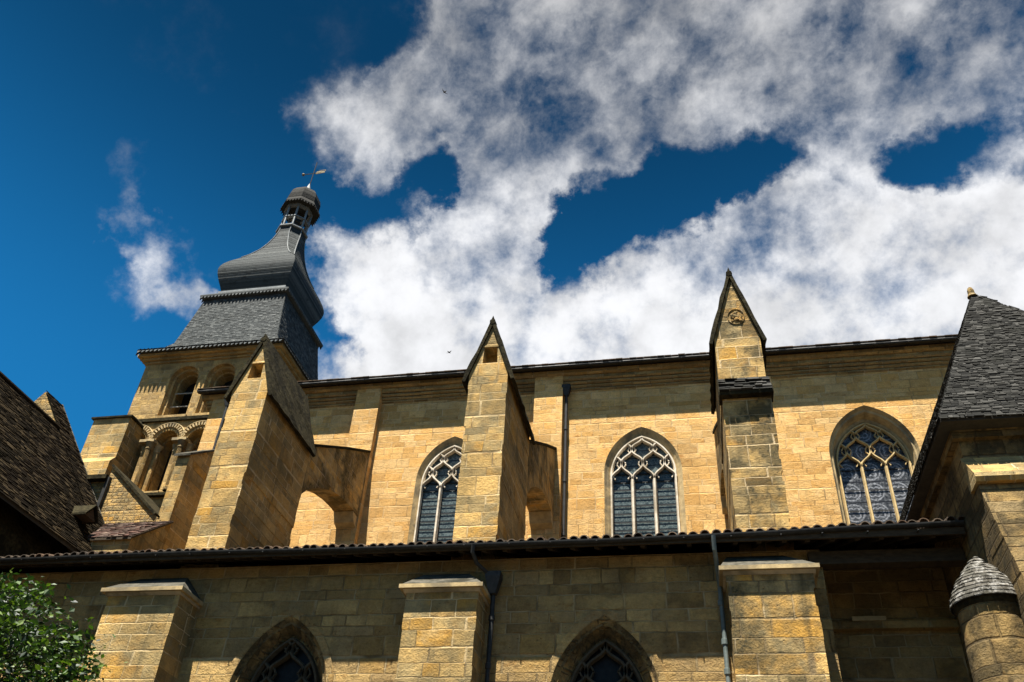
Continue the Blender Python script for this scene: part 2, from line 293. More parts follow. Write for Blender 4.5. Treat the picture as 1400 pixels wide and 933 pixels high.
M['glass'] = glassmat('leaded_glass', 'bands'); M['rose'] = glassmat('rosette_glass', 'rose'); M['dimglass'] = glassmat('dim_glass', 'dim')
def leafmat():
    mat, g = newmat('green_leaf'); ri = g.n.new('ShaderNodeNewGeometry').outputs['Random Per Island']
    c = g.ramp(ri, [(0, (.005, .013, .003)), (.5, (.016, .040, .006)), (.8, (.045, .09, .010)), (1, (.12, .18, .018))])
    b = g.n.new('ShaderNodeBsdfPrincipled'); g.put(b.inputs['Base Color'], c); b.inputs['Roughness'].default_value = .55
    t = g.n.new('ShaderNodeBsdfTranslucent'); g.put(t.inputs[0], g.mix(1, c, (1.1, 1.3, .5), 'MULTIPLY'))
    mx = g.n.new('ShaderNodeMixShader'); mx.inputs[0].default_value = .22
    g.l.new(b.outputs[0], mx.inputs[1]); g.l.new(t.outputs[0], mx.inputs[2])
    o = g.n.new('ShaderNodeOutputMaterial'); g.l.new(mx.outputs[0], o.inputs[0]); return mat
M['leaf'] = leafmat()
M['bark'] = plain('bark', (.05, .038, .025), (.12, .09, .06), 8, .95, .02, stretch=(1, 1, .3))
M['paving'] = plain('yard_paving', (.035, .027, .017), (.06, .047, .03), 1.5, .9, .01)

# ------------------------------------------------------------------ mesh builder
class MB:
    def __init__(s): s.v = []; s.f = []; s.uvo = {}
    def face(s, pts, uvs=None):
        b = len(s.v); s.v += [tuple(p) for p in pts]
        if uvs: s.uvo[len(s.f)] = uvs
        s.f.append(tuple(range(b, b+len(pts))))
    def hexa(s, p):       # 8 corners: 0-3 bottom loop, 4-7 top loop
        b = len(s.v); s.v += [tuple(q) for q in p]
        for q in ((3, 2, 1, 0), (4, 5, 6, 7), (0, 1, 5, 4), (1, 2, 6, 5), (2, 3, 7, 6), (3, 0, 4, 7)): s.f.append(tuple(b+i for i in q))
        return s
    def box(s, x0, x1, y0, y1, z0, z1):
        return s.hexa([(x0, y0, z0), (x1, y0, z0), (x1, y1, z0), (x0, y1, z0), (x0, y0, z1), (x1, y0, z1), (x1, y1, z1), (x0, y1, z1)])
    def loft(s, loops, closed=True, cap=(False, False), uvs=None):
        n = len(loops[0]); b = len(s.v)
        for L in loops: s.v += [tuple(p) for p in L]
        for k in range(len(loops)-1):
            for i in range(n if closed else n-1):
                j = (i+1) % n
                s.f.append((b+k*n+i, b+k*n+j, b+(k+1)*n+j, b+(k+1)*n+i))
        if cap[0]: s.f.append(tuple(b+i for i in reversed(range(n))))
        if cap[1]: s.f.append(tuple(b+(len(loops)-1)*n+i for i in range(n)))
        return s
    def prism_x(s, poly, x0, x1):      # polygon in (y, z) run along x
        return s.loft([[(x0, y, z) for y, z in poly], [(x1, y, z) for y, z in poly]], True, (True, True))
    def prism_y(s, poly, y0, y1):      # polygon in (x, z) run along y
        return s.loft([[(x, y0, z) for x, z in poly], [(x, y1, z) for x, z in poly]], True, (True, True))
    def panel_y(s, outer, holes, y):   # flat wall at y, outline and openings in (x, z)
        loops = [[Vector((x, 0, z)) for x, z in L] for L in [outer]+holes]
        flat = [p for L in loops for p in L]; b = len(s.v)
        s.v += [(p.x, y, p.z) for p in flat]
        for t in tessellate_polygon([[Vector((p.x, p.z, 0)) for p in L] for L in loops]): s.f.append(tuple(b+i for i in t))
        return s
    def tube(s, path, r, n=8, cap=True):
        path = [Vector(p) for p in path]; loops = []
        for i, p in enumerate(path):
            t = (path[min(i+1, len(path)-1)]-path[max(i-1, 0)]).normalized()
            a = t.orthogonal().normalized() if i == 0 else (a-t*a.dot(t)).normalized()
            c = t.cross(a); rr = r[i] if isinstance(r, (list, tuple)) else r
            loops.append([p+a*math.cos(2*math.pi*k/n)*rr+c*math.sin(2*math.pi*k/n)*rr for k in range(n)])
        return s.loft(loops, True, (cap, cap))
    def lathe(s, prof, cx, cy, n=16, a0=0.0, a1=2*math.pi, cap=True):
        full = abs(a1-a0-2*math.pi) < 1e-6
        k = n if full else n+1
        loops = [[(cx+r*math.cos(a0+(a1-a0)*i/n), cy+r*math.sin(a0+(a1-a0)*i/n), z) for i in range(k)] for r, z in prof]
        return s.loft(loops, full, (cap and full, cap and full))
    def build(s, name, mat, parent=None, loc=None, cyl=None, recalc=True):
        me = bpy.data.meshes.new(name)
        off = Vector(parent['_o']) if parent is not None and '_o' in parent else Vector((0, 0, 0))
        if loc: off = Vector(loc)
        me.from_pydata([tuple(Vector(p)-off) for p in s.v], [], s.f)
        if recalc:
            bm = bmesh.new(); bm.from_mesh(me); bmesh.ops.recalc_face_normals(bm, faces=bm.faces); bm.to_mesh(me); bm.free()
        me.update()
        ul = me.uv_layers.new(name='uv')
        for p in me.polygons:
            nx, ny, nz = p.normal
            for li in p.loop_indices:
                q = me.vertices[me.loops[li].vertex_index].co+off
                if cyl: uv = (math.atan2(q.x-cyl[0], -(q.y-cyl[1]))*cyl[2], q.z)
                elif abs(nz) > .85: uv = (q.x, q.y)
                else:
                    h = math.hypot(nx, ny); uv = ((q.x*-ny+q.y*nx)/h, q.z/max(h, .3))
                    if abs(nz) < .2 and abs(ny) > abs(nx)*8: uv = (q.x, q.z)
                ul.data[li].uv = uv
        me.materials.append(mat)
        o = bpy.data.objects.new(name, me); COL.objects.link(o)
        if parent is not None: o.parent = parent
        elif loc: o.location = loc
        o['_o'] = tuple(off)
        return o
def tag(o, label=None, cat=None, group=None, kind=None):
    if label: o['label'] = label
    if cat: o['category'] = cat
    if group: o['group'] = group
    if kind: o['kind'] = kind
    return o
def thing(name, loc, label, cat, group=None):
    o = bpy.data.objects.new(name, None); COL.objects.link(o); o.location = loc; o['_o'] = tuple(loc); o.empty_display_size = .3
    return tag(o, label, cat, group)
rnd = random.uniform

def arch(cx, a, zs, za, z0, n=14):
    """pointed arch outline, bottom left, up, over and down to bottom right"""
    h = za-zs; Rr = (a*a+h*h)/(2*a); L = [(cx-a, z0)]
    th = math.atan2(h, Rr-a)
    for i in range(n+1):
        t = th*i/n; L.append((cx-a+Rr-Rr*math.cos(t), zs+Rr*math.sin(t)))
    for i in range(n-1, -1, -1):
        t = th*i/n; L.append((cx+a-Rr+Rr*math.cos(t), zs+Rr*math.sin(t)))
    L.append((cx+a, z0)); return L
def round_arch(cx, a, zs, z0, n=20):
    return [(cx-a, z0)]+[(cx-a*math.cos(math.pi*i/n), zs+a*math.sin(math.pi*i/n)) for i in range(n+1)]+[(cx+a, z0)]
def inside_arch(x, z, cx, a, zs, za):
    if z <= zs: return abs(x-cx) < a
    h = za-zs; Rr = (a*a+h*h)/(2*a); X = abs(x-cx)
    return (X+Rr-a)**2+(z-zs)**2 < Rr*Rr
def rib(mb, pts, y, w, d):
    """moulded stone bar along a path in the (x, z) plane"""
    loops = []
    for i, p in enumerate(pts):
        q0 = pts[max(i-1, 0)]; q1 = pts[min(i+1, len(pts)-1)]
        tx, tz = q1[0]-q0[0], q1[1]-q0[1]; l = math.hypot(tx, tz) or 1; nx, nz = -tz/l, tx/l
        loops.append([(p[0]+nx*o*w, y+dy*d, p[1]+nz*o*w) for o, dy in ((-.5, .1), (-.22, -.5), (.22, -.5), (.5, .1), (.3, .5), (-.3, .5))])
    mb.loft(loops, True, (True, True))
def tracery(mb, cx, a, zs, za, z0, rows, lights, y, w, d):
    lw = 2*a/lights; ins = lambda x, z: inside_arch(x, z, cx, a*1.0, zs, za)
    for k in range(1, lights):
        x = cx-a+k*lw; rib(mb, [(x, z0), (x, (z0+rows[0])/2), (x, rows[0])], y, w*1.15, d*1.1)
    N = 14
    for j in range(len(rows)-1):
        za0, zb0 = rows[j], rows[j+1]
        xs = [cx-a+k*lw+(lw/2 if j % 2 else 0) for k in range(-1, lights+2)]
        for x in xs:
            for sgn in (-1, 1):
                pts = []
                for i in range(N+1):
                    t = i/N; s_ = t*t*(3-2*t); s_ = s_*s_*(3-2*s_)*.75+.25*s_
                    pts.append((x+sgn*lw/2*s_, za0+(zb0-za0)*t))
                run = []
                for p in pts+[None]:
                    if p and ins(*p): run.append(p)
                    else:
                        if len(run) > 2: rib(mb, run, y, w*.8, d)
                        run = []
                for t, sd in ((.30, 1), (.70, -1)):          # cusps
                    i = round(t*N); p = pts[i]
                    if not ins(*p): continue
                    tx, tz = pts[i+1][0]-pts[i-1][0], pts[i+1][1]-pts[i-1][1]; l = math.hypot(tx, tz)
                    nx, nz = -tz/l*sgn*sd*-1, tx/l*sgn*sd*-1
                    L = lw*.16
                    q = [(p[0]+nx*L*s, p[1]+nz*L*s-(L*.55*s*s)*(1 if sd < 0 else -1)*-1) for s in (0, .35, .7, 1)]
                    if all(ins(*k) for k in q):
                        rib(mb, q, y+.01, w*.42, d*.5)
                        mb.tube([(q[-1][0], y-d*.2, q[-1][1]), (q[-1][0], y+d*.2, q[-1][1])], w*.2, 6)
def window(parent, cx, prof, trac, glass, mats, name='window', bars=True):
    """prof: (half width, spring z, apex z, y) from the wall face inwards, bottom sill z0; last = glass opening"""
    z0 = prof[0][4]; mb = MB()
    loops = [[(x, p[3], z) for x, z in arch(cx, p[0], p[1], p[2], p[4])] for p in prof]
    mb.loft(loops, False)
    for A, B in zip(loops[:-1], loops[1:]): mb.face([A[0], B[0], B[-1], A[-1]])
    w = mb.build(name, mats[0], parent)
    a, zs, za, y, zb = prof[-1]
    t = MB(); tracery(t, cx, a, zs, za, zb, trac['rows'], trac['lights'], y-.02, trac['w'], trac['d'])
    ring = arch(cx, a-.02, zs, za-.03, zb); rib(t, ring, y-.03, trac['w']*.9, trac['d'])
    t.build('tracery', mats[1], w)
    gl = MB(); gl.panel_y(arch(cx, a+.02, zs, za+.03, zb-.02), [], y+.08); gl.build('stained_glass', glass, w)
    if bars:
        b = MB(); z = zb+.25
        while z < trac['rows'][0]+.3:
            b.box(cx-a+.02, cx+a-.02, y+.045, y+.06, z-.012, z+.012); z += trac.get('bar', .3)
        b.build('saddle_bar', M['metal'], w)
    return w
def shingles(mb, O, U, V, poly, rowh, wmin, wmax, th, jit=.4, lap=1.35, droop=0.0):
    """rows of slabs over a convex outline (u, v) on the plane O + u U + v V"""
    O = Vector(O); U = Vector(U).normalized(); V = Vector(V).normalized(); Nn = U.cross(V).normalized()
    if Nn.z < 0: Nn = -Nn
    v0 = min(p[1] for p in poly); v1 = max(p[1] for p in poly); v = v0
    while v < v1-1e-4:
        h = rowh*rnd(1-jit*.4, 1+jit*.4); vm = min(v+h*.5, v1)
        xs = []
        for i in range(len(poly)):
            a, b = poly[i], poly[(i+1) % len(poly)]
            if (a[1]-vm)*(b[1]-vm) < 0: xs.append(a[0]+(b[0]-a[0])*(vm-a[1])/(b[1]-a[1]))
        if len(xs) >= 2:
            u, ue = min(xs), max(xs); top = min(v+h*lap, v1)
            while u < ue-1e-3:
                w = rnd(wmin, wmax); u2 = u+w
                if ue-u2 < wmin*.5: u2 = ue
                t = th*rnd(1-jit, 1+jit); dv = rnd(-1, 1)*rowh*.12*jit*2; e = rnd(0, .15)*t
                a0, a1 = u+rnd(.0, .01), u2-rnd(.0, .01)
                P = lambda uu, vv, nn: O+U*uu+V*vv+Nn*nn
                low = v+dv-droop*rnd(0, 1)
                b = len(mb.v)
                mb.v += [tuple(P(a0, low, .002)), tuple(P(a1, low, .002)), tuple(P(a1, top, .001)), tuple(P(a0, top, .001)),
                         tuple(P(a0, low, t+e+.004)), tuple(P(a1, low, t-e+.004)), tuple(P(a1, top, .004)), tuple(P(a0, top, .004))]
                for q in ((4, 5, 6, 7), (0, 1, 5, 4), (1, 2, 6, 5), (3, 0, 4, 7)): mb.f.append(tuple(b+i for i in q))
                u = u2
        v += h
    return mb

# ------------------------------------------------------------------ ground
gm = MB(); gm.face([(-600, -600, 0), (600, -600, 0), (600, 600, 0), (-600, 600, 0)])
tag(gm.build('ground', M['paving']), kind='structure')

# ------------------------------------------------------------------ nave
NY = 26.5
nave = thing('church_nave', (0, 26.5, 0), 'tall golden stone nave wall of the church with three pointed windows above the aisle', 'church')
W1 = dict(cx=-8.27, a=1.27, zs=16.75, za=18.55); W2 = dict(cx=-1.47, a=1.32, zs=16.72, za=18.5); W3 = dict(cx=6.05, a=1.40, zs=16.95, za=18.86)
wins = [arch(w['cx'], w['a'], w['zs'], w['za'], 13.4) for w in (W1, W2, W3)]
mb = MB(); mb.panel_y([(-18.5, 0), (14, 0), (14, 20.9), (-18.5, 20.9)], wins, NY)
mb.face([(-18.5, NY, 0), (-18.5, 36, 0), (-18.5, 36, 20.9), (-18.5, NY, 20.9)])
mb.face([(14, NY, 0), (14, 36, 0), (14, 36, 20.9), (14, NY, 20.9)])
mb.build('wall', M['nave'], nave)
for (x0, x1) in ((-18.42, -17.75), (-12.3, -11.33), (-5.3, -4.25), (1.5, 2.5)):
    MB().box(x0, x1, 26.2, NY+.1, 0, 20.76).build('pilaster', M['nave'], nave)
mb = MB()   # cornice: upper band and three fillets
ends = [-18.92, 14.3]
mb.prism_x([(26.19, 20.74), (26.12, 20.80), (26.12, 20.93), (26.6, 20.93), (26.6, 20.74)], *ends)
for y, z0, z1 in ((26.44, 20.20, 20.29), (26.38, 20.31, 20.40), (26.31, 20.43, 20.53), (26.24, 20.56, 20.735)):
    e = 26.5-y
    mb.prism_x([(y+.05, z0), (y, z0+.05), (y, z1), (26.55, z1), (26.55, z0)], -18.5-e, 14+e)
mb.build('cornice', M['aisle'], nave)
mb = MB()   # roof, low pitch, thin edge
mb.prism_x([(25.83, 20.99), (25.83, 21.03), (31.5, 23.6), (37.2, 21.03), (37.2, 20.94), (31.5, 23.5), (26.0, 20.94)], -19.05, 14.4)
mb.build('roof', M['roofbase'], nave)
mb = MB(); x = -19.0
while x < 14.3:
    mb.box(x+.002, x+.248, 25.79+rnd(-.015, .015), 26.9, 21.03, 21.056+rnd(-.006, .008)); x += .25
mb.build('roof_tiles', M['tile'], nave)
mb = MB()
mb.tube([(-19.0, 25.86, 20.94), (14.3, 25.86, 20.94)], .055, 8); x = -18.6
while x < 14:
    mb.box(x, x+.03, 25.81, 26.13, 20.91, 20.985); x += 1.1
mb.build('gutter', M['metal'], nave)
rows = [16.50, 17.16, 17.70, 18.16, 18.6]
window(nave, W1['cx'], [(1.27, 16.75, 18.55, NY, 13.4), (1.19, 16.73, 18.42, 26.60, 13.45), (1.17, 16.73, 18.40, 26.62, 13.45), (1.09, 16.70, 18.24, 26.72, 13.5)],
       dict(rows=rows, lights=3, w=.12, d=.18), M['glass'], (M['trim'], M['white']))
window(nave, W2['cx'], [(1.32, 16.72, 18.5, NY, 13.4), (1.23, 16.71, 18.37, 26.60, 13.45), (1.20, 16.71, 18.34, 26.62, 13.45), (1.11, 16.68, 18.2, 26.72, 13.5)],
       dict(rows=rows, lights=3, w=.12, d=.18), M['glass'], (M['trim'], M['white']))
window(nave, W3['cx'], [(1.40, 16.95, 18.86, NY, 13.4), (1.33, 16.95, 18.78, 26.64, 13.45), (1.28, 16.94, 18.70, 26.66, 13.45), (1.22, 16.93, 18.60, 26.95, 13.5), (1.18, 16.92, 18.52, 26.98, 13.5), (1.14, 16.9, 18.45, 27.05, 13.5)],
       dict(rows=[16.75, 17.42, 17.98, 18.44, 18.9], lights=3, w=.098, d=.15, bar=.74), M['rose'], (M['trim'], M['ochre']))

# ------------------------------------------------------------------ aisle
AY = 17.0; EY, EZ = 16.42, 9.47
aisle = thing('church_aisle', (-7, 17, 0), 'low side aisle with dark overhanging tiled eave along the foot of the nave', 'church')
aw = [(-8.47, 1.07, 6.55, 8.20), (-1.83, 1.05, 6.45, 8.08)]
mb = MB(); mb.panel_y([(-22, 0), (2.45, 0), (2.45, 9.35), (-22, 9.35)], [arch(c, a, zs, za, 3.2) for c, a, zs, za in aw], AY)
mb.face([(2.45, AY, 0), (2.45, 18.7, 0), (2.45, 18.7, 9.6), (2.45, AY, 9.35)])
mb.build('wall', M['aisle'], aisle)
mb = MB(); mb.panel_y([(2.45, 0), (5.04, 0), (5.04, 9.9), (2.45, 9.9)], [[(3.12, 8.55), (3.62, 8.55), (3.62, 9.3), (3.12, 9.3)]], 18.6)
mb.box(3.0, 3.74, 18.63, 19.3, 8.45, 9.4); mb.box(2.46, 5.03, 18.42, 18.6, 8.28, 8.42)
rc = mb.build('recess_wall', M['aisle'], aisle)
MB().prism_y([(3.05, 8.43), (3.7, 8.43), (3.7, 8.52), (3.05, 8.52)], 18.4, 18.6).build('sill', M['trim'], rc)
MB().box(2.2, 5.03, 16.85, 17.15, 8.98, 9.24).build('beam', M['wood'], aisle)
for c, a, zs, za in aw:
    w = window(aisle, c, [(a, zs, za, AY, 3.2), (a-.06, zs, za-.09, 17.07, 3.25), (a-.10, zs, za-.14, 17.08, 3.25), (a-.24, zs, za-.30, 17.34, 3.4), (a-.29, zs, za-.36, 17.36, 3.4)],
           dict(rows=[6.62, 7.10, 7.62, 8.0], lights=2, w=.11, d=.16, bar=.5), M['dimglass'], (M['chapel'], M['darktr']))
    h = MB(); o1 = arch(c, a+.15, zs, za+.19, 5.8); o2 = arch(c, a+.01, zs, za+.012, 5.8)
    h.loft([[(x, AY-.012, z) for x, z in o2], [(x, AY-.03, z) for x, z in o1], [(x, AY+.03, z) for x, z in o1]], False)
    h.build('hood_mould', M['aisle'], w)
slope = .38
SAGP = [(-30, -.03), (-15.6, -.03), (-13.3, 0), (-9.3, -.02), (-4.8, -.05), (-3.6, -.05), (1.45, 0), (5.1, .10)]
def sagf(x):
    for (a, b), (c, d_) in zip(SAGP[:-1], SAGP[1:]):
        if a <= x <= c: return b+(d_-b)*(x-a)/(c-a)
    return 0
rb = MB(); rb.prism_x([(EY-.02, EZ-.19), (EY-.07, EZ-.19), (EY-.07, EZ-.05), (EY-.02, EZ-.035), (26.6, EZ+slope*(26.6-EY)-.035), (26.6, EZ+slope*(26.6-EY)-.07), (EY-.02, EZ-.07)], -22.1, 5.0); rb.build('roof_boards', M['wood'], aisle)
mb = MB(); x = -21.9
while x < 4.95:
    mb.hexa([(x, EY+.02, EZ-.21), (x+.09, EY+.02, EZ-.21), (x+.09, 18.9, EZ-.21+slope*2.6), (x, 18.9, EZ-.21+slope*2.6),
             (x, EY+.02, EZ-.074), (x+.09, EY+.02, EZ-.074), (x+.09, 18.9, EZ-.074+slope*2.6), (x, 18.9, EZ-.074+slope*2.6)])
    x += .46+rnd(-.03, .03)
tag(mb.build('rafters', M['wood'], aisle))
mb = MB(); sl_ = math.hypot(1, slope); per = .216; x = -22.0; k = 0
while x < 5.02:
    y = EY-.07+rnd(-.05, .04)-(.05 if random.random() < .06 else 0); jx = rnd(-.02, .02); jz = rnd(-.014, .016)
    while y < 26.4:
        L = .40; n = 6; loops = []
        for (yy, rr, lift) in ((y, .098, .035), (y+L*1.12, .080, .004)):
            zz = EZ+slope*(yy-EY)-.02+lift+jz+sagf(x)*max(0, 1-(yy-EY)/4)
            loops.append([(x+jx+rr*math.cos(math.pi*i/n), yy, zz+rr*.86*math.sin(math.pi*i/n)) for i in range(n+1)])
        inner = [[(x+jx+(q[0]-x-jx)*.8, q[1], q[2]-.014) for q in loops[0]]]
        mb.loft([inner[0]]+loops, False)
        y += L if y < 21 else L*3 if y+L*3 < 26.4 else L
    x += per+rnd(-.006, .006)
mb.build('roof_tiles', M['tile'], aisle, recalc=False)
gt = MB(); loops = []
for i in range(30):
    X = -22+27.0*i/29; sag = sagf(X)-.01*math.sin(i*.9)+rnd(-.005, .005)
    loops.append([(X, EY-.10+.075*math.cos(a), EZ-.045+sag+.075*math.sin(a)) for a in [math.pi+math.pi*j/8 for j in range(9)]]+
                 [(X, EY-.10+.066*math.cos(a), EZ-.045+sag+.066*math.sin(a)) for a in [2*math.pi-math.pi*j/8 for j in range(9)]])
gt.loft(loops, True, (True, True))
x = -21.6
while x < 4.9:
    gt.box(x, x+.025, EY-.185, EY+.03, EZ-.135, EZ-.118); x += rnd(.75, .95)
gt.build('gutter', M['metal'], aisle)

# ------------------------------------------------------------------ small buttresses of the aisle
def worn_edge(x, z0, z1, out, step=.31, amp=.014):
    """points up a vertical arris, each course standing a little in or out, some corners chipped"""
    L = [(x, z0)]; z = z0; a = 0
    while z < z1-step*1.3:
        z += step*rnd(.8, 1.2); L.append((x+out*a, z-.012)); a = rnd(-amp, amp*.6)-(amp*1.8 if random.random() < .13 else 0); L.append((x+out*a, z+.012))
    return L+[(x+out*a, z1-.02), (x, z1)]
def worn_outline(x0, x1, z0, z1, apex=None):
    return worn_edge(x1, z0, z1, 1)+([apex] if apex else [])+worn_edge(x0, z0, z1, -1)[::-1]
def aisle_buttress(x0, x1, capz, label, mat):
    cx = (x0+x1)/2
    t = thing('aisle_buttress', (cx, 16.6, 0), label, 'buttress', 'buttresses against the aisle wall')
    mb = MB(); mb.prism_y(worn_outline(x0, x1, 0, capz-.10), 16.2, AY+.05)
    mb.build('shaft', mat, t)
    mb = MB(); o = .12; y0 = 16.04
    lo = [(x0-o, y0, capz-.11), (x1+o, y0, capz-.11), (x1+o, AY+.02, capz-.11), (x0-o, AY+.02, capz-.11)]
    md = [(x0-o, y0, capz-.03), (x1+o, y0, capz-.03), (x1+o, AY+.02, capz-.03), (x0-o, AY+.02, capz-.03)]
    up = [(x0+.08, AY-.06, capz+.54), (x1-.42, AY-.06, capz+.54), (x1-.42, AY+.02, capz+.54), (x0+.08, AY+.02, capz+.54)]
    mb.loft([lo, md], True, (True, True)); mb.build('cap', M['trim'], t)
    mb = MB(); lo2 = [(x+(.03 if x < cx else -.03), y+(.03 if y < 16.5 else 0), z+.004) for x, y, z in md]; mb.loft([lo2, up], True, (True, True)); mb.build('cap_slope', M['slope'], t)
    MB().prism_x([(16.19, capz-.16), (16.10, capz-.115), (AY, capz-.115), (AY, capz-.16)], x0-.05, x1+.05).build('moulding', M['cap'], t)
    return t
aisle_buttress(-12.4, -10.72, 8.56, 'wide grey-gold aisle buttress beside the green tree', M['pier'])
aisle_buttress(-5.70, -4.22, 8.48, 'aisle buttress with bright golden face and black rainwater pipe at its right', M['pier'])
aisle_buttress(.57, 2.15, 8.68, 'black-stained aisle buttress between the thin greenish pipe and the dark recess', M['pier_old'])

# ------------------------------------------------------------------ flying buttresses
def gable_poly(x0, x1, ze, zr): return [(x0, ze), (x1, ze), ((x0+x1)/2, zr)]
def coping(mb, x0, x1, ze, zr, y0, y1, o=.10, t=.11):
    cx = (x0+x1)/2; sl = (zr-ze)/(cx-x0); l = math.hypot(1, sl); nx, nz = sl/l, 1/l
    n = 14; m = 6
    for sg in (-1, 1):
        xe = x0 if sg < 0 else x1
        a = (xe+sg*o, ze-o*sl); b = (cx, zr); loops = []
        for i in range(n+1):
            y = y0+(y1-y0)*i/n
            lo = [(a[0]+(b[0]-a[0])*k/m, y+(rnd(-.012, .012) if 0 < i < n else 0), a[1]+(b[1]-a[1])*k/m) for k in range(m+1)]
            up = []
            for k in range(m, -1, -1):
                jj = t+rnd(-.025, .022); kk = 1.0 if k == m else 0
                up.append((a[0]+(b[0]-a[0])*k/m+sg*nx*jj*(1-kk), y, a[1]+(b[1]-a[1])*k/m+nz*jj*(1-kk)+kk*t*l))
            loops.append(lo+up)
        mb.loft(loops, True, (True, True))
FLY = [(21.2, 13.1), (21.6, 13.62), (22.1, 14.12), (22.7, 14.5), (23.3, 14.8), (24, 15.05), (24.7, 15.2), (25.4, 15.28), (26.22, 15.3)]
def flying_buttress(x0, x1, ze, zr, fx0, fx1, label, mat, niche=None, slab=False, dz=0.0):
    cx = (x0+x1)/2
    t = thing('flying_buttress', (cx, 18, 0), label, 'flying buttress', 'flying buttresses along the nave')
    Y0, Y1 = 18.0, 21.2
    if slab:
        MB().prism_y(worn_outline(x0, x1, 0, 13.8), Y0, Y1).build('pier', mat, t)
        mb = MB(); xa, xb = x0-.02, x1-.05
        mb.panel_y([(xa, 13.8), (xb, 13.8), (xb, ze), (cx-.02, zr), (xa, ze)], [], 18.05)
        mb.face([(xb, 18.05, 13.8), (xb, Y1, 13.8), (xb, Y1, ze), (xb, 18.05, ze)])
        mb.face([(xa, 18.05, 13.8), (xa, Y1, 13.8), (xa, Y1, ze), (xa, 18.05, ze)])
        mb.panel_y([(xa, 13.8), (xb, 13.8), (xb, ze), (cx-.02, zr), (xa, ze)], [], Y1)
        mb.build('upper_pier', mat, t)
        mb = MB(); shingles(mb, (x0-.06, 17.78, 13.80), (1, 0, 0), (0, .25, .55), [(0, 0), (x1-x0+.1, 0), (x1-x0+.06, .60), (.02, .60)], .11, .12, .4, .045, .7)
        mb.build('weathering', M['lauze'], t)
        MB().prism_x([(17.80, 13.72), (17.79, 13.80), (18.04, 14.34), (18.25, 14.34), (18.25, 13.72)], x0-.06, x1+.05).build('slab', M['coping'], t)
        coping_args = (x0-.02, x1-.05, ze, zr, 17.97, Y1+.03, .06, .09)
        yf = 18.22
    else:
        gp = worn_outline(x0, x1, 0, ze, (cx, zr))
        holes = []
        if niche: holes = [[(cx-.2, niche[0]), (cx+.2, niche[0]), (cx+.18, niche[1]), (cx-.18, niche[1])]]
        mb = MB(); mb.panel_y(gp, holes, Y0); mb.panel_y(gp, [], Y1)
        mb.loft([[(a, Y0, b) for a, b in gp], [(a, Y1, b) for a, b in gp]])
        p = mb.build('pier', mat, t)
        if niche:
            mb = MB(); z0, z1 = niche
            q = [(cx-.2, z0), (cx+.2, z0), (cx+.18, z1), (cx-.18, z1)]
            mb.loft([[(a, Y0, b) for a, b in q], [(a, Y0+.45, b) for a, b in q]], True, (False, True))
            mb.box(cx-.23, cx+.23, Y0-.02, Y0+.03, z1+.003, z1+.07)
            mb.build('niche', mat, t)
        coping_args = (x0, x1, ze, zr, Y0-.07, Y1+.04, .09, .10)
        yf = Y0
    mb = MB(); coping(mb, *coping_args); mb.build('coping', M['coping'], t)
    mb = MB(); a = coping_args
    mb.tube([((a[0]+a[1])/2, a[4]-.02, a[3]+.10), ((a[0]+a[1])/2, a[4]+.16, a[3]+.12)], .085, 7)
    mb.build('finial', M['coping'], t)
    top = [(26.22, 17.86+dz), (24.2, 16.8+dz), (22.5, 15.85+dz), (21.19, 15.12+dz)]
    mb = MB(); mb.prism_x([(y, z+dz) for y, z in FLY]+top, fx0, fx1); mb.build('flyer', M['soffit'], t)
    mb = MB(); mb.prism_x([(y, z+.004) for y, z in top[::-1]]+[(y, z+.10) for y, z in top], fx0-.05, fx1+.05); mb.build('flyer_coping', M['coping'], t)
    MB().prism_x([(25.75, 15.27+dz), (25.95, 14.95+dz), (26.22, 14.85+dz), (26.22, 15.25+dz)], fx0+.01, fx1-.01).build('corbel', M['trim'], t)
    return t
flying_buttress(-12.15, -11.08, 15.0, 16.62, -12.1, -11.37, 'leftmost flying buttress with tall shaded side and broad roofed gable before the bell tower', M['pier'], niche=(15.40, 15.90))
flying_buttress(-5.40, -4.36, 15.0, 16.58, -5.22, -4.46, 'middle flying buttress with square niche below its pointed gable', M['pier'], niche=(15.33, 15.85), dz=-.3)
fb3 = flying_buttress(.95, 2.10, 15.62, 17.62, 1.0, 1.7, 'tallest flying buttress with carved shield in its gable and slate ledge halfway', M['pier_old'], slab=True)
mb = MB()   # worn carved shield on the gable
for k in range(26):
    a = rnd(0, 6.28); r = rnd(0, .17); s = rnd(.025, .06)
    mb.lathe([(0.001, -s), (s*.8, -s*.5), (s, 0), (s*.8, s*.5), (.001, s)], 0, 0, 6)
    n = 30
    for i in range(len(mb.v)-n, len(mb.v)): p = mb.v[i]; mb.v[i] = (p[0]+1.53+r*math.cos(a)*.9, p[1]*.6+18.02, p[2]+16.28+r*math.sin(a)*1.15)
L = [(1.53+.21*math.cos(i*math.pi/8), 16.28+.25*math.sin(i*math.pi/8)) for i in range(17)]
rib(mb, L, 18.05, .03, .05)
mb.build('carved_shield', M['pier_old'], fb3)

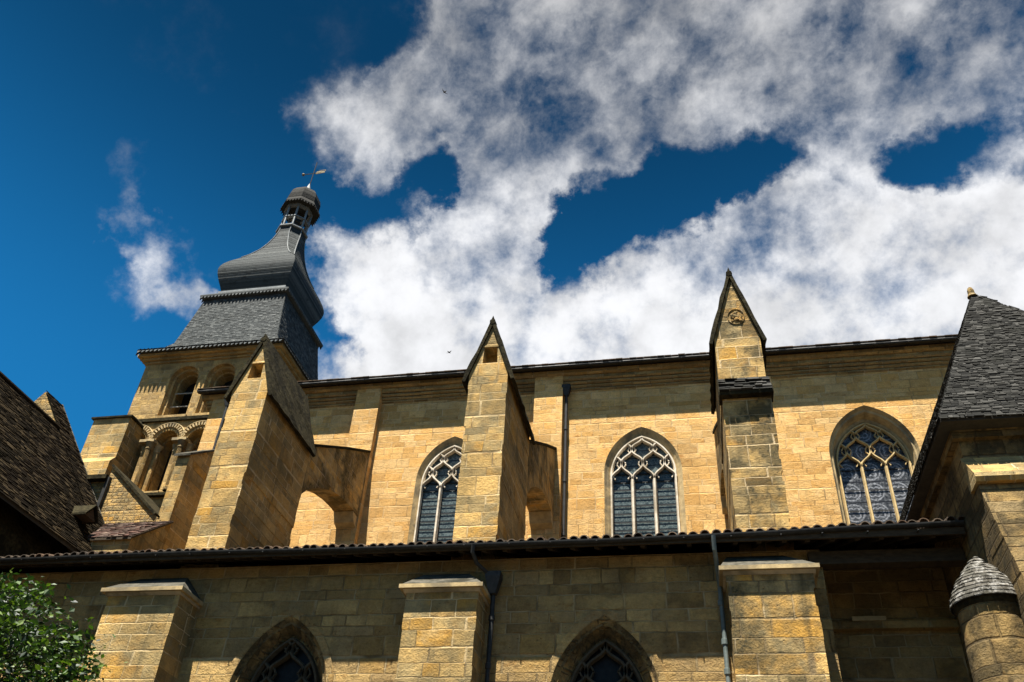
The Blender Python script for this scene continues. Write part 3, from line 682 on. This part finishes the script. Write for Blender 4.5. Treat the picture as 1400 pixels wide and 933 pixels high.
# ------------------------------------------------------------------ rainwater pipes
def pipe(path, r, label, mat, collars=(), hopper=None, clamps=None):
    t = thing('downpipe', path[-1], label, 'drainpipe', 'rainwater pipes')
    MB().tube(path, r, 10).build('tube', mat, t)
    for (x, y, z) in collars: MB().lathe([(r*1.0, z-.06), (r*1.35, z-.05), (r*1.35, z+.05), (r*1.0, z+.06)], x, y, 10).build('collar', mat, t)
    if hopper:
        x, y, z = hopper; m = MB(); m.loft([[(x-.07, y-.07, z-.45), (x+.07, y-.07, z-.45), (x+.07, y+.07, z-.45), (x-.07, y+.07, z-.45)],
            [(x-.16, y-.14, z-.1), (x+.16, y-.14, z-.1), (x+.16, y+.12, z-.1), (x-.16, y+.12, z-.1)], [(x-.16, y-.14, z), (x+.16, y-.14, z), (x+.16, y+.12, z), (x-.16, y+.12, z)]], True, (True, True))
        m.build('hopper', mat, t)
    return t
pipe([(-4.13, 26.34, 20.0), (-4.13, 26.34, 13.0)], .055, 'black pipe down the nave wall right of the middle flying buttress', M['metal'], [(-4.13, 26.34, z) for z in (18.5, 16.4, 14.4)], (-4.13, 26.33, 20.35))
pipe([(-17.62, 26.05, 20.5), (-17.62, 26.05, 12.0)], .06, 'dark pipe in shadow between bell tower and the leftmost flying buttress', M['metal'], [(-17.62, 26.05, z) for z in (18, 15.5)], (-17.62, 26.05, 20.7))
pipe([(.41, 16.22, 9.36), (.41, 16.3, 9.1), (.45, 16.75, 8.72), (.46, 16.88, 8.55), (.45, 16.88, 6.0), (.45, 16.88, .1)], .044, 'thin greenish zinc pipe falling from the eave left of the stained buttress', M['zinc'], [(.45, 16.88, z) for z in (8.25, 7.5, 6.95, 5)])
pipe([(-4.40, 16.2, 9.33), (-4.42, 16.25, 9.18), (-4.36, 16.45, 9.02), (-4.12, 16.7, 8.86)], .042, 'bent swan-neck pipe from the eave above the golden aisle buttress', M['metal'])
pipe([(-4.05, 16.78, 8.55), (-4.05, 16.78, .1)], .047, 'black pipe with hopper head beside the golden aisle buttress', M['metal'], [(-4.05, 16.78, z) for z in (8.0, 7.05, 5.5)], (-4.05, 16.74, 8.92))

# ------------------------------------------------------------------ bell tower
TX0, TX1, TY0, TY1 = -24.47, -17.9, 29.0, 35.3
tower = thing('bell_tower', (-21.2, 32.1, 0), 'square stone bell tower with bulbous grey slate spire and open lantern', 'tower')
cw = [(-22.25, .80, 24.12), (-20.42, .80, 24.12)]
mb = MB(); mb.panel_y([(TX0, 21.7), (TX1, 21.7), (TX1, 25.3), (TX0, 25.3)], [round_arch(c, a, zs, 22.05) for c, a, zs in cw], TY0)
for x in (TX0, TX1): mb.face([(x, TY0, 0), (x, TY1, 0), (x, TY1, 25.3), (x, TY0, 25.3)])
mb.face([(TX0, TY1, 0), (TX1, TY1, 0), (TX1, TY1, 25.3), (TX0, TY1, 25.3)])
mb.build('belfry_wall', M['tower'], tower)
for c, a, zs in cw:
    mb = MB(); st = [(a, TY0), (a-.10, 29.02), (a-.12, 29.22), (a-.22, 29.24), (a-.24, 29.5), (a-.32, 29.52), (a-.32, 30.1)]
    mb.loft([[(x, y, z) for x, z in round_arch(c, aa, zs, 22.05)] for aa, y in st], False)
    mb.box(c-.8, c+.8, TY0-.10, 29.9, 21.93, 22.05)
    w = mb.build('belfry_window', M['tower'], tower)
    mb = MB(); mb.panel_y(round_arch(c, a-.25, zs, 21.9), [], 30.05); mb.build('opening', M['dark'], w)
    mb = MB()
    for z in (22.15, 22.83, 23.55): mb.hexa([(c-.45, 29.35, z-.06), (c+.45, 29.35, z-.06), (c+.45, 29.9, z+.3), (c-.45, 29.9, z+.3), (c-.45, 29.35, z-.02), (c+.45, 29.35, z-.02), (c+.45, 29.9, z+.34), (c-.45, 29.9, z+.34)])
    mb.build('louvres', M['louvre'], w)
mb = MB()
for o, z0, z1 in ((.08, 25.06, 25.16), (.20, 25.18, 25.30), (.36, 25.31, 25.44)): mb.box(TX0-o, TX1+o, TY0-o, TY1+o, z0, z1)
mb.build('cornice', M['tower'], tower)
mb = MB(); mb.box(TX0-.18, TX1+.15, TY0-.2, TY0+.3, 21.70, 21.86); mb.build('string_course', M['coping'], tower)
# arcade stage
ac = [-23.52, -22.0, -20.48, -18.96]
mb = MB(); mb.panel_y([(TX0, 0), (TX1, 0), (TX1, 21.72), (TX0, 21.72)], [round_arch(c, .52, 20.72, 18.2) for c in ac], TY0-.08); mb.build('arcade_wall', M['tower'], tower)
for c in ac:
    mb = MB(); mb.loft([[(x, TY0-.08, z) for x, z in round_arch(c, .52, 20.72, 18.2)], [(x, 29.4, z) for x, z in round_arch(c, .52, 20.72, 18.2)], [(x, 29.41, z) for x, z in round_arch(c, .38, 20.72, 18.2)], [(x, 30.0, z) for x, z in round_arch(c, .38, 20.72, 18.2)]], False)
    mb.box(c-.55, c+.55, 28.8, 29.9, 18.08, 18.2)
    w = mb.build('arcade_bay', M['tower'], tower)
    mb = MB(); mb.panel_y(round_arch(c, .5, 20.72, 18.0), [], 29.95); mb.build('opening', M['dark'], w)
    mb = MB(); n = 17
    for i in range(n):
        a0 = math.pi*(i+.1)/n; a1 = math.pi*(i+.6)/n
        q = [(c+r*math.cos(a), 20.72+r*math.sin(a)) for r, a in ((.66, a0), (.82, a0), (.82, a1), (.66, a1))]
        mb.prism_y(q, TY0-.17, TY0-.07)
    L = [(c+.86*math.cos(math.pi*i/20), 20.72+.86*math.sin(math.pi*i/20)) for i in range(21)]; rib(mb, L, TY0-.12, .06, .1)
    mb.build('billet_moulding', M['trim'], w)
    for dx in (-.64, .64, -.45, .45):
        y = 28.86 if abs(dx) > .5 else 29.2
        if dx == .64 and c != ac[-1]: dx = .88; 
        mb = MB(); mb.lathe([(.17, 18.2), (.17, 18.32), (.13, 18.4), (.125, 20.25)], c+dx, y, 12)
        k = mb.build('column', M['tower'], w, cyl=(c+dx, y, .3))
        MB().lathe([(.125, 20.25), (.15, 20.28), (.14, 20.34), (.21, 20.56), (.23, 20.58)], c+dx, y, 10).build('capital', M['trim'], w)
for a, b in ((TX0, -23.9), (-23.12, -22.42), (-21.58, -20.9), (-20.06, -19.38), (-18.54, TX1)): MB().box(a, b, TY0-.3, 29.35, 20.585, 20.71).build('impost', M['trim'], tower)
mb = MB(); mb.box(TX0-.1, TX1+.1, TY0-.3, 29.3, 17.95, 18.07); mb.build('sill_course', M['coping'], tower)
# corner buttress of the tower
mb = MB(); mb.box(-25.12, -23.36, 27.95, 31, 19.4, 21.38); mb.box(-25.12, -23.36, 27.7, 31, 0, 19.1)
mb.loft([[(-25.12, 27.7, 19.1), (-23.36, 27.7, 19.1), (-23.36, 31, 19.1), (-25.12, 31, 19.1)], [(-25.12, 27.95, 19.42), (-23.36, 27.95, 19.42), (-23.36, 31, 19.42), (-25.12, 31, 19.42)]])
mb.build('corner_buttress', M['pier'], tower)
mb = MB(); mb.loft([[(-25.22, 27.85, 21.38), (-23.26, 27.85, 21.38), (-23.26, 31, 21.38), (-25.22, 31, 21.38)], [(-25.22, 27.85, 21.46), (-23.26, 27.85, 21.46), (-23.26, 31, 21.46), (-25.22, 31, 21.46)], [(-25.0, 28.9, 21.75), (-23.5, 28.9, 21.75), (-23.5, 31, 21.75), (-25.0, 31, 21.75)]], True, (True, True))
mb.build('buttress_cap', M['coping'], tower)
# slate spire
CX, CY = -21.1, 32.1
def sq(h, z, k=0.0, ox=0.0):
    q = h-k
    if k <= 1e-4: return [(CX+ox+x, CY+y, z) for x, y in ((-h, -h), (h, -h), (h, h), (-h, h))]
    return [(CX+ox+x, CY+y, z) for x, y in ((-q, -h), (q, -h), (h, -q), (h, q), (q, h), (-q, h), (-h, q), (-h, -q))]
def teeth(mb, h, z, ln, wd, out, ox=0.0):
    n = int(2*h/wd)
    for s in range(4):
        for i in range(n):
            a = -h+2*h*(i+.05)/n; b = -h+2*h*(i+.95)/n; m = (a+b)/2
            for kx in (0, 1):
                pass
            P = [(a, 0, 0), (b, 0, 0), (m+(b-a)*.12, out, -ln), (m-(b-a)*.12, out, -ln)]
            for dz in (0,):
                T = []
                for (u, o, dzz) in P:
                    if s == 0: p = (u, -h-o)
                    elif s == 1: p = (h+o, u)
                    elif s == 2: p = (-u, h+o)
                    else: p = (-h-o, -u)
                    T.append((CX+ox+p[0], CY+p[1], z+dzz))
                mb.loft([T, [(x, y, zz+.02) for x, y, zz in T]], True, (True, True))
def slate_faces(mb, h0, z0, h1, z1, rowh=.15, th=.014):
    for s in range(4):
        U = ((1, 0, 0), (0, 1, 0), (-1, 0, 0), (0, -1, 0))[s]
        O = sq(h0, z0)[s]; dz = z1-z0; dh = h0-h1
        Vd = {0: (0, dh, dz), 1: (-dh, 0, dz), 2: (0, -dh, dz), 3: (dh, 0, dz)}[s]
        l = math.hypot(dh, dz)
        shingles(mb, O, U, Vd, [(0, 0), (2*h0, 0), (h0+h1, l), (h0-h1, l)], rowh*.75, .11, .22, th, .5)
mb = MB(); mb.loft([sq(3.64, 25.46), sq(3.68, 25.5), sq(2.92, 26.14), sq(2.66, 26.6), sq(2.42, 28.2), sq(2.17, 30.0)], True, (True, True)); mb.build('roof_core', M['roofbase'], tower)
mb = MB(); slate_faces(mb, 3.70, 25.52, 2.93, 26.15, .16); slate_faces(mb, 2.93, 26.15, 2.67, 26.6, .15); slate_faces(mb, 2.67, 26.6, 2.42, 28.2, .15); slate_faces(mb, 2.42, 28.2, 2.2, 29.7, .15)
teeth(mb, 3.66, 25.51, .20, .21, .10)
mb.build('lower_slates', M['slate'], tower)
mb = MB(); mb.loft([sq(2.12, 29.72), sq(2.40, 29.82), sq(2.40, 29.9), sq(1.80, 30.5)], True, (True, True)); teeth(mb, 2.38, 29.83, .17, .19, .05); mb.build('middle_eave', M['slate'], tower)
mb = MB(); mb.loft([sq(1.82, 30.45), sq(1.86, 30.45), sq(1.86, 30.56), sq(1.78, 30.6)]); mb.build('lead_flashing', M['lead'], tower)
prof = [(30.55, 1.74), (30.9, 1.86), (31.25, 1.99), (31.6, 2.09), (31.9, 2.13), (32.15, 2.10), (32.4, 2.01), (32.7, 1.85), (33.0, 1.66), (33.35, 1.45), (33.75, 1.25), (34.2, 1.07), (34.7, .93), (35.2, .83), (35.7, .77), (36.2, .72)]
def interp(z):
    for (a, b), (c, d_) in zip(prof[:-1], prof[1:]):
        if a <= z <= c: return b+(d_-b)*(z-a)/(c-a)
    return prof[-1][1]
mb = MB(); z = 30.55; lean = lambda z: .055*max(0, z-33.5)
def ring(z, extra):
    h = interp(min(z, 36.2))+extra; k = 0.5858*max(0, min(1, (z-32.7)/3.0))
    return sq(h, z, max(.004, k*h), lean(z))
while z < 36.15:
    z1 = min(z+rnd(.07, .10), 36.2); e = rnd(.006, .011); mb.loft([ring(z-.01, e), ring(z+.006, e), ring(z1, .002)]); z = z1
mb.build('bulb_slates', M['slate'], tower)
hips = MB()
for i in (0, 1, 2, 3, 4, 5, 6, 7):
    pts = [Vector(ring(zz, .02)[i]) for zz in [33.2+j*.25 for j in range(13)]]; hips.tube(pts, .028, 6)
hips.build('hip_ridges', M['lead'], tower)
# lantern
lx = CX+lean(37)
lan = MB()
def oct_(h, z, ox): return sq(h, z, .5858*h, ox)
lan.loft([oct_(.80, 36.16, lean(36.2)), oct_(.84, 36.2, lean(36.2)), oct_(.84, 36.27, lean(36.2)), oct_(.70, 36.32, lean(36.2))], True, (True, True))
lan.loft([oct_(.55, 37.0, lx-CX), oct_(.74, 37.02, lx-CX), oct_(.74, 37.08, lx-CX), oct_(.55, 37.1, lx-CX)])
lan.loft([oct_(.56, 37.85, lx-CX), oct_(.76, 37.85, lx-CX), oct_(.76, 38.02, lx-CX), oct_(.5, 38.02, lx-CX)])
lant = lan.build('lantern', M['lead'], tower)
for i in range(8):
    a = Vector(oct_(.66, 36.3, lean(36.3))[i]); b = Vector(oct_(.66, 37.9, lx-CX+.02)[i])
    MB().tube([a, b], .062, 8).build('lantern_post', M['lead'], lant)
mb = MB(); dx = lean(38.5); mb.lathe([(.10, 36.3), (.10, 37.9)], CX+dx-.05, CY, 8); mb.lathe([(.12, 37.1), (.22, 37.15), (.17, 37.45), (.05, 37.6)], CX+dx-.05, CY, 10); mb.build('lantern_bell', M['metal'], lant)
mb = MB(); mb.loft([oct_(.5, 37.98, dx), oct_(1.03, 38.0, dx), oct_(1.05, 38.06, dx), oct_(.92, 38.38, dx), oct_(.93, 38.4, dx), oct_(.93, 38.75, dx+.02), oct_(.86, 39.1, dx+.03), oct_(.68, 39.42, dx+.04), oct_(.42, 39.66, dx+.05), oct_(.16, 39.8, dx+.06)], True, (True, True))
for i in range(8):
    p = Vector(oct_(1.04, 38.02, dx)[i]); q = Vector(oct_(1.04, 38.02, dx)[(i+1) % 8])
    for j in range(5):
        a = p.lerp(q, (j+.1)/5); b = p.lerp(q, (j+.9)/5); m_ = (a+b)/2; out = (m_-Vector((CX+dx, CY, 38.02))).normalized()*.05
        T = [a, b, m_+out+Vector((0, 0, -.16))]; mb.loft([T, [t+Vector((0, 0, .02)) for t in T]], True, (True, True))
mb.build('lantern_roof', M['lauze'], tower)
MB().lathe([(.19, 39.76), (.15, 39.95), (.06, 40.3), (.02, 40.45)], CX+lean(39.9), CY, 10).build('spike', M['lead'], tower)
# weather vane
vx = CX+lean(40)+.02
vane = thing('weather_vane', (vx, CY, 40.4), 'small iron weather vane with ball and pierced arrow on top of the spire', 'weather vane')
MB().tube([(vx, CY, 40.3), (vx+.06, CY, 42.35)], .028, 6).build('rod', M['metal'], vane)
mb = MB(); zc = 41.35; mb.tube([(vx-.62, CY, zc), (vx+.5, CY, zc)], .024, 6); mb.lathe([(.001, zc-.09), (.08, zc-.05), (.09, zc), (.08, zc+.05), (.001, zc+.09)], vx-.62, CY, 10); mb.build('crossbar', M['gold'], vane)
mb = MB(); mb.prism_y([(vx+.15, zc), (vx+.25, zc+.14), (vx+.45, zc+.17), (vx+.75, zc+.10), (vx+.75, zc-.02), (vx+.2, zc-.08)], CY-.012, CY+.012)
mb.prism_y([(vx+.3, zc+.24), (vx+.78, zc+.22), (vx+.80, zc+.12), (vx+.70, zc+.18)], CY-.012, CY+.012); mb.build('pointer', M['gold'], vane)

# ------------------------------------------------------------------ pier at the west end of the nave
wp = thing('west_pier', (-16.65, 23.6, 0), 'narrow stone pier with sloping top slab between tower arcade and leftmost flying buttress', 'pier')
MB().prism_x([(23.2, 0), (24.5, 0), (24.5, 17.2), (23.2, 16.3)], -16.98, -16.52).build('shaft', M['pier'], wp)
MB().prism_x([(23.08, 16.22), (24.55, 17.24), (24.55, 17.33), (23.08, 16.31)], -17.06, -16.44).build('top_slab', M['slope'], wp)

# ------------------------------------------------------------------ rubble gable and lean-to
gb = thing('rubble_house', (-18, 24, 0), 'small rubble-walled gable with sloping coping below the tower arcade', 'house')
mb = MB(); mb.prism_y([(-19.9, 0), (-16.6, 0), (-16.6, 13.7), (-17.0, 14.0), (-19.15, 15.85), (-19.2, 15.3), (-19.9, 15.3)], 23.0, 25.5); mb.build('gable_wall', M['rubble'], gb)
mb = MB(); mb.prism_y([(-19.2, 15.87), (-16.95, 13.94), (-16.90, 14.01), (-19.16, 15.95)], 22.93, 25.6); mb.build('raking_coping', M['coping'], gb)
MB().box(-19.15, -19.03, 22.86, 23.05, 13, 15.4).build('dark_strip', M['metal'], gb)  # dark upright strip dividing the gable from its left part
MB().box(-20.0, -19.1, 22.75, 24, 15.3, 15.45).build('flat_cap', M['coping'], gb)
sh = thing('lean_to', (-17.3, 22.2, 0), 'lean-to shed with weathered red tile roof tucked under the pier', 'shed')
MB().prism_x([(21.4, 0), (23.05, 0), (23.05, 13.72), (21.4, 12.42)], -18.4, -16.3).build('walls', M['pier'], sh)
mb = MB(); l = math.hypot(1.75, 1.37); shingles(mb, (-18.7, 21.3, 12.38), (1, 0, 0), (0, 1.75, 1.37), [(0, 0), (2.45, 0), (2.45, l), (0, l)], .18, .15, .2, .03, .4); mb.build('roof_tiles', M['redtile'], sh)
MB().prism_x([(21.3, 12.30), (23.05, 13.68), (23.05, 13.74), (21.3, 12.37)], -18.72, -16.24).build('roof_boards', M['wood'], sh)

# ------------------------------------------------------------------ house on the left with stone-slab roof
lb = thing('stone_roof_house', (-20, 18, 0), 'dark house with huge steep stone-slab roof at the left edge', 'house')
ex, ez = -17.2, 11.62; pit = 1.37
mb = MB(); mb.prism_y([(-17.75, 0), (-17.75, 11.2), (-21.0, 16.3), (-24.3, 11.4), (-24.3, 0)], 9, 22.85); mb.build('walls', M['coping'], lb)  # eave shade put into the wall colour by the dark coping material
mb = MB(); mb.prism_y([(ex, ez-.14), (ex, ez-.02), (-21, ez+pit*3.8-.02), (-24.9, ez-.02), (-24.9, ez-.14), (-21, ez+pit*3.8-.2)], 8.9, 22.0); mb.build('roof_core', M['roofbase'], lb)
lr = math.hypot(3.8, 3.8*pit)
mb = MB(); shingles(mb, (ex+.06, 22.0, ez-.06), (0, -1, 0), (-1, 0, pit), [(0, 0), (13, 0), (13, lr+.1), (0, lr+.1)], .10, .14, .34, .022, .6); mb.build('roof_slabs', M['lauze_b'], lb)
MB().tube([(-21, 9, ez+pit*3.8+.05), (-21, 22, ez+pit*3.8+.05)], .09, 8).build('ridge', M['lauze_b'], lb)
mb = MB(); h2 = 5.0; mb.prism_y([(ex+.02, ez-.1), (ex+.02, ez+.03), (ex-h2, ez+.03+pit*h2), (ex-2*h2, ez+.03), (ex-2*h2, ez-.1)], 21.95, 22.85); mb.build('wing_core', M['rubble'], lb)
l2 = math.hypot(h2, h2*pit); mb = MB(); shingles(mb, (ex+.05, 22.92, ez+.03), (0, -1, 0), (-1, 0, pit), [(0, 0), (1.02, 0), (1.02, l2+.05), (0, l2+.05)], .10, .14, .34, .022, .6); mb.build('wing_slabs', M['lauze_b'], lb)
MB().tube([(ex, 22.9, ez+.06), (ex-h2, 22.9, ez+.08+pit*h2)], .05, 6).build('verge', M['slope'], lb)
mb = MB(); mb.prism_x([(20.9, 12.95), (21.4, 12.95), (21.15, 13.25)], -18.4, -17.75); d1 = mb.build('roof_vent', M['wood'], lb)
MB().prism_x([(20.82, 12.93), (21.15, 13.33), (21.48, 12.93), (21.48, 12.99), (21.15, 13.40), (20.82, 12.99)], -18.5, -17.68).build('vent_cover', M['coping'], d1)

# ------------------------------------------------------------------ chapel on the right
ch = thing('side_chapel', (8, 17, 0), 'chapel at the right edge with steep dark stone-slab roof and battered corner', 'chapel')
wx, wy = 5.05, 15.43
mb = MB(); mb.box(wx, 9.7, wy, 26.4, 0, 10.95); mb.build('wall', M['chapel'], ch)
mb = MB()
mb.box(wx-.12, 9.82, wy-.12, 26.3, 10.72, 10.9)
mb.build('cornice', M['chapel'], ch)
rx, ry, rz = 4.70, 14.97, 10.98
apex = Vector((6.62, 16.55, 15.2)); BR = Vector((10.05, 14.97, 10.98)); FL = Vector((rx, ry, rz)); BL_ = Vector((rx, 25.8, rz)); apexB = Vector((6.62, 25.8, 15.2)); BRb = Vector((10.05, 25.8, 10.98))
mb = MB()
mb.loft([[(rx, ry, rz-.09), (10.05, ry, rz-.09), (10.05, 26, rz-.09), (rx, 26, rz-.09)], [(rx, ry, rz-.02), (10.05, ry, rz-.02), (10.05, 26, rz-.02), (rx, 26, rz-.02)]], True, (True, False))
mb.face([FL, BR, apex]); mb.face([FL, apex, apexB, BL_]); mb.face([BR, BRb, apexB, apex])
mb.build('roof_core', M['roofbase'], ch)
def shingle_tri(mb, pts, rowh, a, b, th, jit=.5, droop=0):
    O = pts[0]; U = (pts[1]-pts[0]).normalized(); Nn = U.cross(pts[-1]-pts[0]).normalized(); V = Nn.cross(U)
    if V.z < 0: V = -V
    shingles(mb, O, U, V, [((p-O).dot(U), (p-O).dot(V)) for p in pts], rowh, a, b, th, jit, droop=droop)
mb = MB(); shingle_tri(mb, [FL+Vector((-.04, -.05, -.05)), BR+Vector((.04, -.05, -.05)), apex], .055, .06, .2, .013, .9, .015)
shingle_tri(mb, [BR+Vector((.05, -.04, -.05)), BRb, apexB, apex], .12, .2, .42, .05, .8, .03)
shingle_tri(mb, [FL+Vector((-.05, -.04, -.05)), BL_+Vector((-.05, 0, -.05)), apexB, apex], .055, .06, .2, .013, .9, .015)
mb.build('roof_slabs', M['lauze'], ch)
MB().lathe([(.11, 15.1), (.075, 15.18), (.075, 15.27), (.05, 15.35), (.01, 15.39)], apex.x-.02, apex.y, 10).build('finial', M['pier_old'], ch)
mb = MB(); mb.prism_x([(wy+.01, 10.36), (14.97, 9.80), (14.93, 9.70), (14.97, 9.62), (wy+.01, 9.62)], wx-.06, 9.76); mb.build('weathering', M['pier'], ch)
# battered lower corner, in courses so the arris is stepped
z = 9.615; y = 15.08; k = 0
mb = MB()
while z > 0:
    h = rnd(.28, .46); z0 = max(0, z-h); y2 = y-h*.36
    x = wx+.002
    o = rnd(-.015, .03)
    mb.hexa([(x-.01-o*.3, y2+.03-o, z0+.008), (9.72, y2+.03-o, z0+.008), (9.72, wy+.05, z0+.008), (x-.01-o*.3, wy+.05, z0+.008), (x-.01-o*.3, y-o, z-.004), (9.72, y-o, z-.004), (9.72, wy+.05, z-.004), (x-.01-o*.3, wy+.05, z-.004)])
    z = z0; y = y2
mb.build('battered_base', M['chapel'], ch)
# stair turret in the corner
tr = thing('stair_turret', (4.83, 15.35, 0), 'round stone turret with small conical lichen-white stone cap in the right corner', 'turret')
tx, ty = 4.73, 15.35
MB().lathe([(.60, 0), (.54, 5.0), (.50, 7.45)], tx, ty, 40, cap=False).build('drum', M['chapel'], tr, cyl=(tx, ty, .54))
MB().lathe([(.50, 7.40), (.53, 7.44), (.55, 7.50), (.4, 7.52)], tx, ty, 40).build('eave_ring', M['coping'], tr)
mb = MB(); nr = 13
for i in range(nr):
    t0, t1 = i/nr, (i+1.25)/nr
    f_ = lambda t: (.59*(1-t**1.55)**.95, 7.49+.90*t)
    n = max(6, int(24*(1-t0))); ph = rnd(0, 1)
    for j in range(n):
        a0 = 2*math.pi*(j+ph)/n; a1 = 2*math.pi*(j+ph+.97)/n; th = rnd(.008, .02)
        r0, z0 = f_(t0); r1, z1 = f_(min(1, t1))
        P = lambda r, a, z: (tx+r*math.cos(a), ty+r*math.sin(a), z)
        mb.hexa([P(r0, a0, z0), P(r0, a1, z0), P(r1, a1, z1-.02), P(r1, a0, z1-.02), P(r0+.01, a0, z0+th), P(r0+.01, a1, z0+th), P(r1, a1, z1), P(r1, a0, z1)])
mb.build('conical_cap', M['lauze_l'], tr)

# ------------------------------------------------------------------ tree at lower left
tree = thing('leafy_tree', (-10.9, 11, 0), 'leafy bright green tree at the lower left corner before the aisle', 'tree')
tb = MB(); tb.tube([(-10.9, 11, 0), (-10.85, 11.05, 1.5), (-10.7, 11, 3.0), (-10.6, 10.95, 4.6)], [.2, .16, .12, .05], 9)
tips = []
cc = Vector((-10.9, 11.0, 4.35))
for k in range(260):
    while True:
        q = Vector((rnd(-1, 1), rnd(-1, 1), rnd(-1, 1)))
        if .25 < q.length < 1: break
    q = q*(.75+.25*q.length)
    p = cc+Vector((q.x*2.75, q.y*1.9, q.z*2.15))
    tips.append(p)
    b = Vector((-10.75, 11, rnd(2.6, 4.3))); md = b.lerp(p, .5)+Vector((rnd(-.2, .2), rnd(-.2, .2), rnd(.0, .25)))
    tb.tube([b, md, p], [.035, .022, .007], 5)
tb.build('trunk', M['bark'], tree)
lf = MB()
def leaf(p, s, up=.4):
    a = Vector((rnd(-1, 1), rnd(-1, 1), rnd(-.8, .5))).normalized(); n = Vector((rnd(-.8, .8), rnd(-.8, .8), up+rnd(0, .8))).normalized()
    c = a.cross(n).normalized(); n = c.cross(a)
    b = len(lf.v); lf.v += [tuple(p), tuple(p+a*s*.5+c*s*.30+n*s*.08), tuple(p+a*s), tuple(p+a*s*.5-c*s*.30+n*s*.08)]; lf.f.append((b, b+1, b+2)); lf.f.append((b, b+2, b+3))
for p in tips:
    r = rnd(.25, .5)
    for i in range(int(165*r/.35)):
        q = Vector((random.gauss(0, 1), random.gauss(0, 1), random.gauss(0, .8)))*r*.5
        leaf(p+q, rnd(.045, .14))
lf.build('crown', M['leaf'], tree, recalc=False)

# ------------------------------------------------------------------ swifts in the sky
def swift(loc, yaw, label):
    mb = MB(); c, s = math.cos(yaw), math.sin(yaw); X = lambda p: (loc[0]+p[0]*c-p[1]*s, loc[1]+p[0]*s+p[1]*c, loc[2]+p[2])
    body = [(.0, .12, 0), (.03, .03, 0), (.02, -.08, 0), (0, -.16, 0), (-.02, -.08, 0), (-.03, .03, 0)]
    mb.loft([[X((p[0], p[1], -.025)) for p in body], [X((p[0], p[1], .025)) for p in body]], True, (True, True))
    for k in (-1, 1):
        w = [(k*.02, .05, .01), (k*.12, .07, .04), (k*.27, -.06, .03), (k*.12, .02, .04), (k*.02, -.02, .01)]
        mb.loft([[X(p) for p in w], [X((p[0], p[1], p[2]+.008)) for p in w]], True, (True, True))
    o = mb.build('swift', M['bird'], loc=loc); tag(o, label, 'bird', 'swifts over the church')
swift((-12.56, 30.55, 45.58), 1.1, 'tiny dark swift high up against the big white cloud')
swift((-15.28, 45.57, 37.52), -.6, 'tiny dark swift low over the nave roof against cloud')
for o in bpy.data.objects:
    if '_o' in o: del o['_o']
